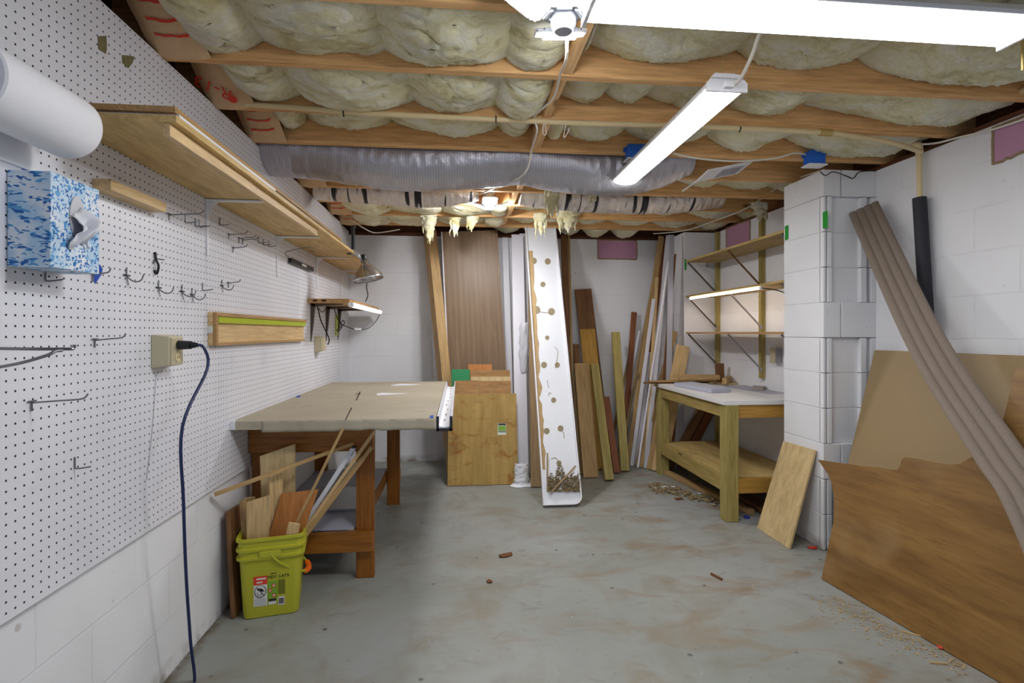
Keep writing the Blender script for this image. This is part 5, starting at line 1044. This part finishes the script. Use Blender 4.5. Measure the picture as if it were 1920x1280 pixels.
# ------------------------------------------------------------------ right side sheets
# tan hardboard leaning on the wall
tnrm = Vector((-1, 0, 0.305)).normalized(); tp0 = Vector((2.015, 2.0, 0.0))
def tanp(u, v): return onp(u, v, tp0, tnrm)
def plane_pt(p0_, k, y, z): return Vector((p0_.x+k*z, y, z))
ta, tb2 = tanp(1640, 656), tanp(1590, 868)
zt = ta.z
yb0 = ta.y+(ta.y-tb2.y)*-(zt/(zt-tb2.z))*1.0
poly = [Vector((2.015+0.305*zt, ta.y, zt)), Vector((2.015+0.305*0.004, yb0, 0.004)), Vector((2.015, 0.35, 0.004)), Vector((2.015+0.305*(zt+0.01), 0.45, zt+0.01))]
tag(obj('hardboard_sheet', MB().prism(poly, -tnrm*0.005), M['tansheet']), 'large tan hardboard sheet leaning on the right wall', 'sheet')
# torn brown veneer sheet in front
A, B = onz(1540, 1086, 0), onz(1875, 1281, 0); dB = (B-A).normalized(); lv_ = Vector((0.30, 0, 1)).normalized()
vn = dB.cross(lv_).normalized(); vn = vn if vn.x < 0 else -vn
vp = A+Vector((0, 0, 0.004))
far = A+dB*1.45
top_px = [(1563, 975), (1564, 935), (1560, 908), (1552, 888), (1533, 861), (1550, 864), (1580, 868), (1615, 873), (1650, 876), (1670, 880), (1682, 881), (1687, 874), (1691, 861), (1697, 857), (1720, 859), (1755, 867), (1785, 871), (1800, 869), (1815, 860), (1830, 851), (1850, 836), (1866, 815), (1880, 790), (1890, 750), (1900, 705), (1905, 689)]
poly = [onp(u, v, vp, vn) for u, v in top_px]
e1 = poly[-1]+dB*0.55
poly = [vp.copy(), onp(1553, 1025, vp, vn)]+poly+[e1, far+(e1-poly[-1])*0+Vector((0, 0, 0.004))]
tag(obj('veneer_sheet', MB().prism(poly, -vn*0.005), M['veneer']), 'large brown veneer plywood sheet with a torn jagged top, leaning at right', 'sheet')
# corrugated decking strip
path = smooth_path([(2.285, 2.775, 1.955), onx(1736, 640, 2.12), onx(1866, 843, 2.015), onx(1937, 950, 1.955), Vector((1.80, 1.30, 0.30)), Vector((1.66, 1.05, 0.006))], 10)
rings = []
for i, p in enumerate(path):
    t = (path[min(i+1, len(path)-1)]-path[max(i-1, 0)]).normalized(); wv = Vector((0.55, -0.9, 0)); wv = (wv-t*wv.dot(t)).normalized(); nn = t.cross(wv).normalized()
    if nn.x > 0: nn = -nn
    N = 33; top = []; bot = []
    for k in range(N):
        s = k/(N-1); h = 0.007*abs(math.sin(PI*4*s))**0.6
        top.append(p+wv*(s-0.5)*0.150+nn*(0.007+h)); bot.append(p+wv*(s-0.5)*0.150)
    rings.append(top+bot[::-1])
tag(obj('decking_strip', MB().loft(rings), M['corrug'], smooth=True), 'long grey brown ribbed decking strip leaning diagonally on the right wall', 'strip')
# small plywood board on the pilaster
q = [onz(1480, 1031, 0.002), onz(1420, 991, 0.002)]
q = [Vector((1.889, 2.855, 0.002)), Vector((1.889, 3.185, 0.002)), Vector((2.058, 3.172, 0.556)), Vector((2.058, 2.868, 0.566))]
tag(obj('plywood_offcut', MB().prism(q, Vector((0.012, 0, -0.004))), M['ply_z'], bevel=0.001), 'pale plywood offcut leaning against the near pilaster', 'plywood')

# ------------------------------------------------------------------ floor litter
def chip(name, label, u, v, w, l, rz, mat, cat, h=0.006, group=None):
    p = onz(u, v, 0); 
    def fn(a, b): return p+Matrix.Rotation(rz, 3, 'Z') @ Vector(((a-0.5)*w*(1-0.5*abs(2*b-1)**2), (b-0.5)*l, 0.003+h*math.sin(PI*a)*0.8+0.004*abs(nz(a*4, b*4, u))))
    tag(obj(name, MB().grid(fn, 8, 10), M[mat], smooth='full', solid=0.0015), label, cat, group)
chip('dry_leaf', 'curled brown leaf on the floor in the middle', 948, 1042, 0.045, 0.075, -1.2, 'leaf', 'leaf', 0.014)
chip('dry_leaf', 'small brown leaf on the floor in front of the bench', 1272, 936, 0.035, 0.06, -1.4, 'leaf', 'leaf', 0.012)
chip('wood_chip', 'small dark wood chip on the floor in the middle', 918, 1091, 0.03, 0.03, 0.3, 'leaf', 'chip', 0.006)
board('wood_splinter', 'short brown stick on the open floor at right', 'stick', onz(1333, 1075, 0.006), onz(1354, 1086, 0.006), 0.012, 0.010, M['brownwood'], hint=Vector((0, 0, 1)), bevel=0.001)
board('wood_splinter', 'thin pale splinter on the floor beside the brown veneer sheet', 'stick', onz(1688, 1182, 0.004), onz(1742, 1196, 0.004), 0.006, 0.004, M['pine'], hint=Vector((0, 0, 1)), bevel=0.0005)
board('wood_splinter', 'second pale splinter on the floor, nearer the camera', 'stick', onz(1742, 1241, 0.004), onz(1776, 1244, 0.004), 0.006, 0.004, M['pine'], hint=Vector((0, 0, 1)), bevel=0.0005)
chip('red_scrap', 'red scrap on the floor beside the pilaster foot', 1523, 1028, 0.03, 0.05, 1.3, 'redbit', 'scrap', 0.01)
chip('red_scrap', 'red scrap on the floor along the brown veneer sheet', 1763, 1216, 0.014, 0.02, 0.3, 'redbit', 'scrap', 0.008)
tag(obj('bottle_cap', MB().lathe([(0.0, 0.014), (0.018, 0.014), (0.02, 0.010), (0.02, 0.001), (0.0, 0.001)], onz(1400, 971, 0), None, 18), M['bluebit'], smooth=True), 'blue cap on the floor behind the bench front leg', 'cap')
dm = MB(); rs = random.Random(21)
for k in range(230):
    t = rs.random(); u = 1218+150*t+rs.gauss(0, 5); v = 911+32*t+rs.gauss(0, 3.5)+7*abs(nz(t*6, 1, 2)); p = onz(u, v, 0.003)
    if p.x > 1.73 and 3.28 < p.y < 3.40: continue
    R = Matrix.Rotation(rs.uniform(0, 6), 3, 'Z') @ Matrix.Rotation(rs.uniform(-0.6, 0.6), 3, 'X'); sx = rs.uniform(0.006, 0.030)
    dm.box(p+Vector((0, 0, 0.004+rs.random()*0.008)), (sx, sx*rs.uniform(0.3, 0.9), 0.003), R)
tag(obj('swept_debris', dm, M['litter']), 'swept line of leaf litter and chips in front of the right bench', 'debris', kind='stuff')
wm = MB(); rs = random.Random(5)
for u, v in ((1228, 914), (1243, 913), (1249, 912), (1270, 922), (1312, 925), (1262, 912), (1445, 968)):
    p = onz(u, v, 0.008); wm.box(p, (0.034, 0.016, 0.006), Matrix.Rotation(rs.uniform(0, 3), 3, 'Z') @ Matrix.Rotation(0.4, 3, 'X'))
tag(obj('paper_bits', wm, M['whiteboard']), 'white paper bits in the swept debris line', 'debris', kind='stuff')
sm = MB(); rs = random.Random(9)
for k in range(320):
    t = rs.random(); u = 1560+270*t+rs.gauss(0, 14)-rs.random()**2*50; v = 1118+125*t+rs.gauss(0, 9)+rs.random()**2*18; p = onz(u, v, 0.002)
    if (p-A).cross(dB).z < 0.012 and (p-A).dot(Vector((-1, 0, 0))) < 0.012: continue
    R = Matrix.Rotation(rs.uniform(0, 6), 3, 'Z'); s = rs.uniform(0.003, 0.016); sm.box(p, (s, s*0.35, 0.0018), R)
tag(obj('wood_shavings', sm, M['sawdust']), 'scattered wood shavings along the foot of the veneer sheet', 'shavings', kind='stuff')
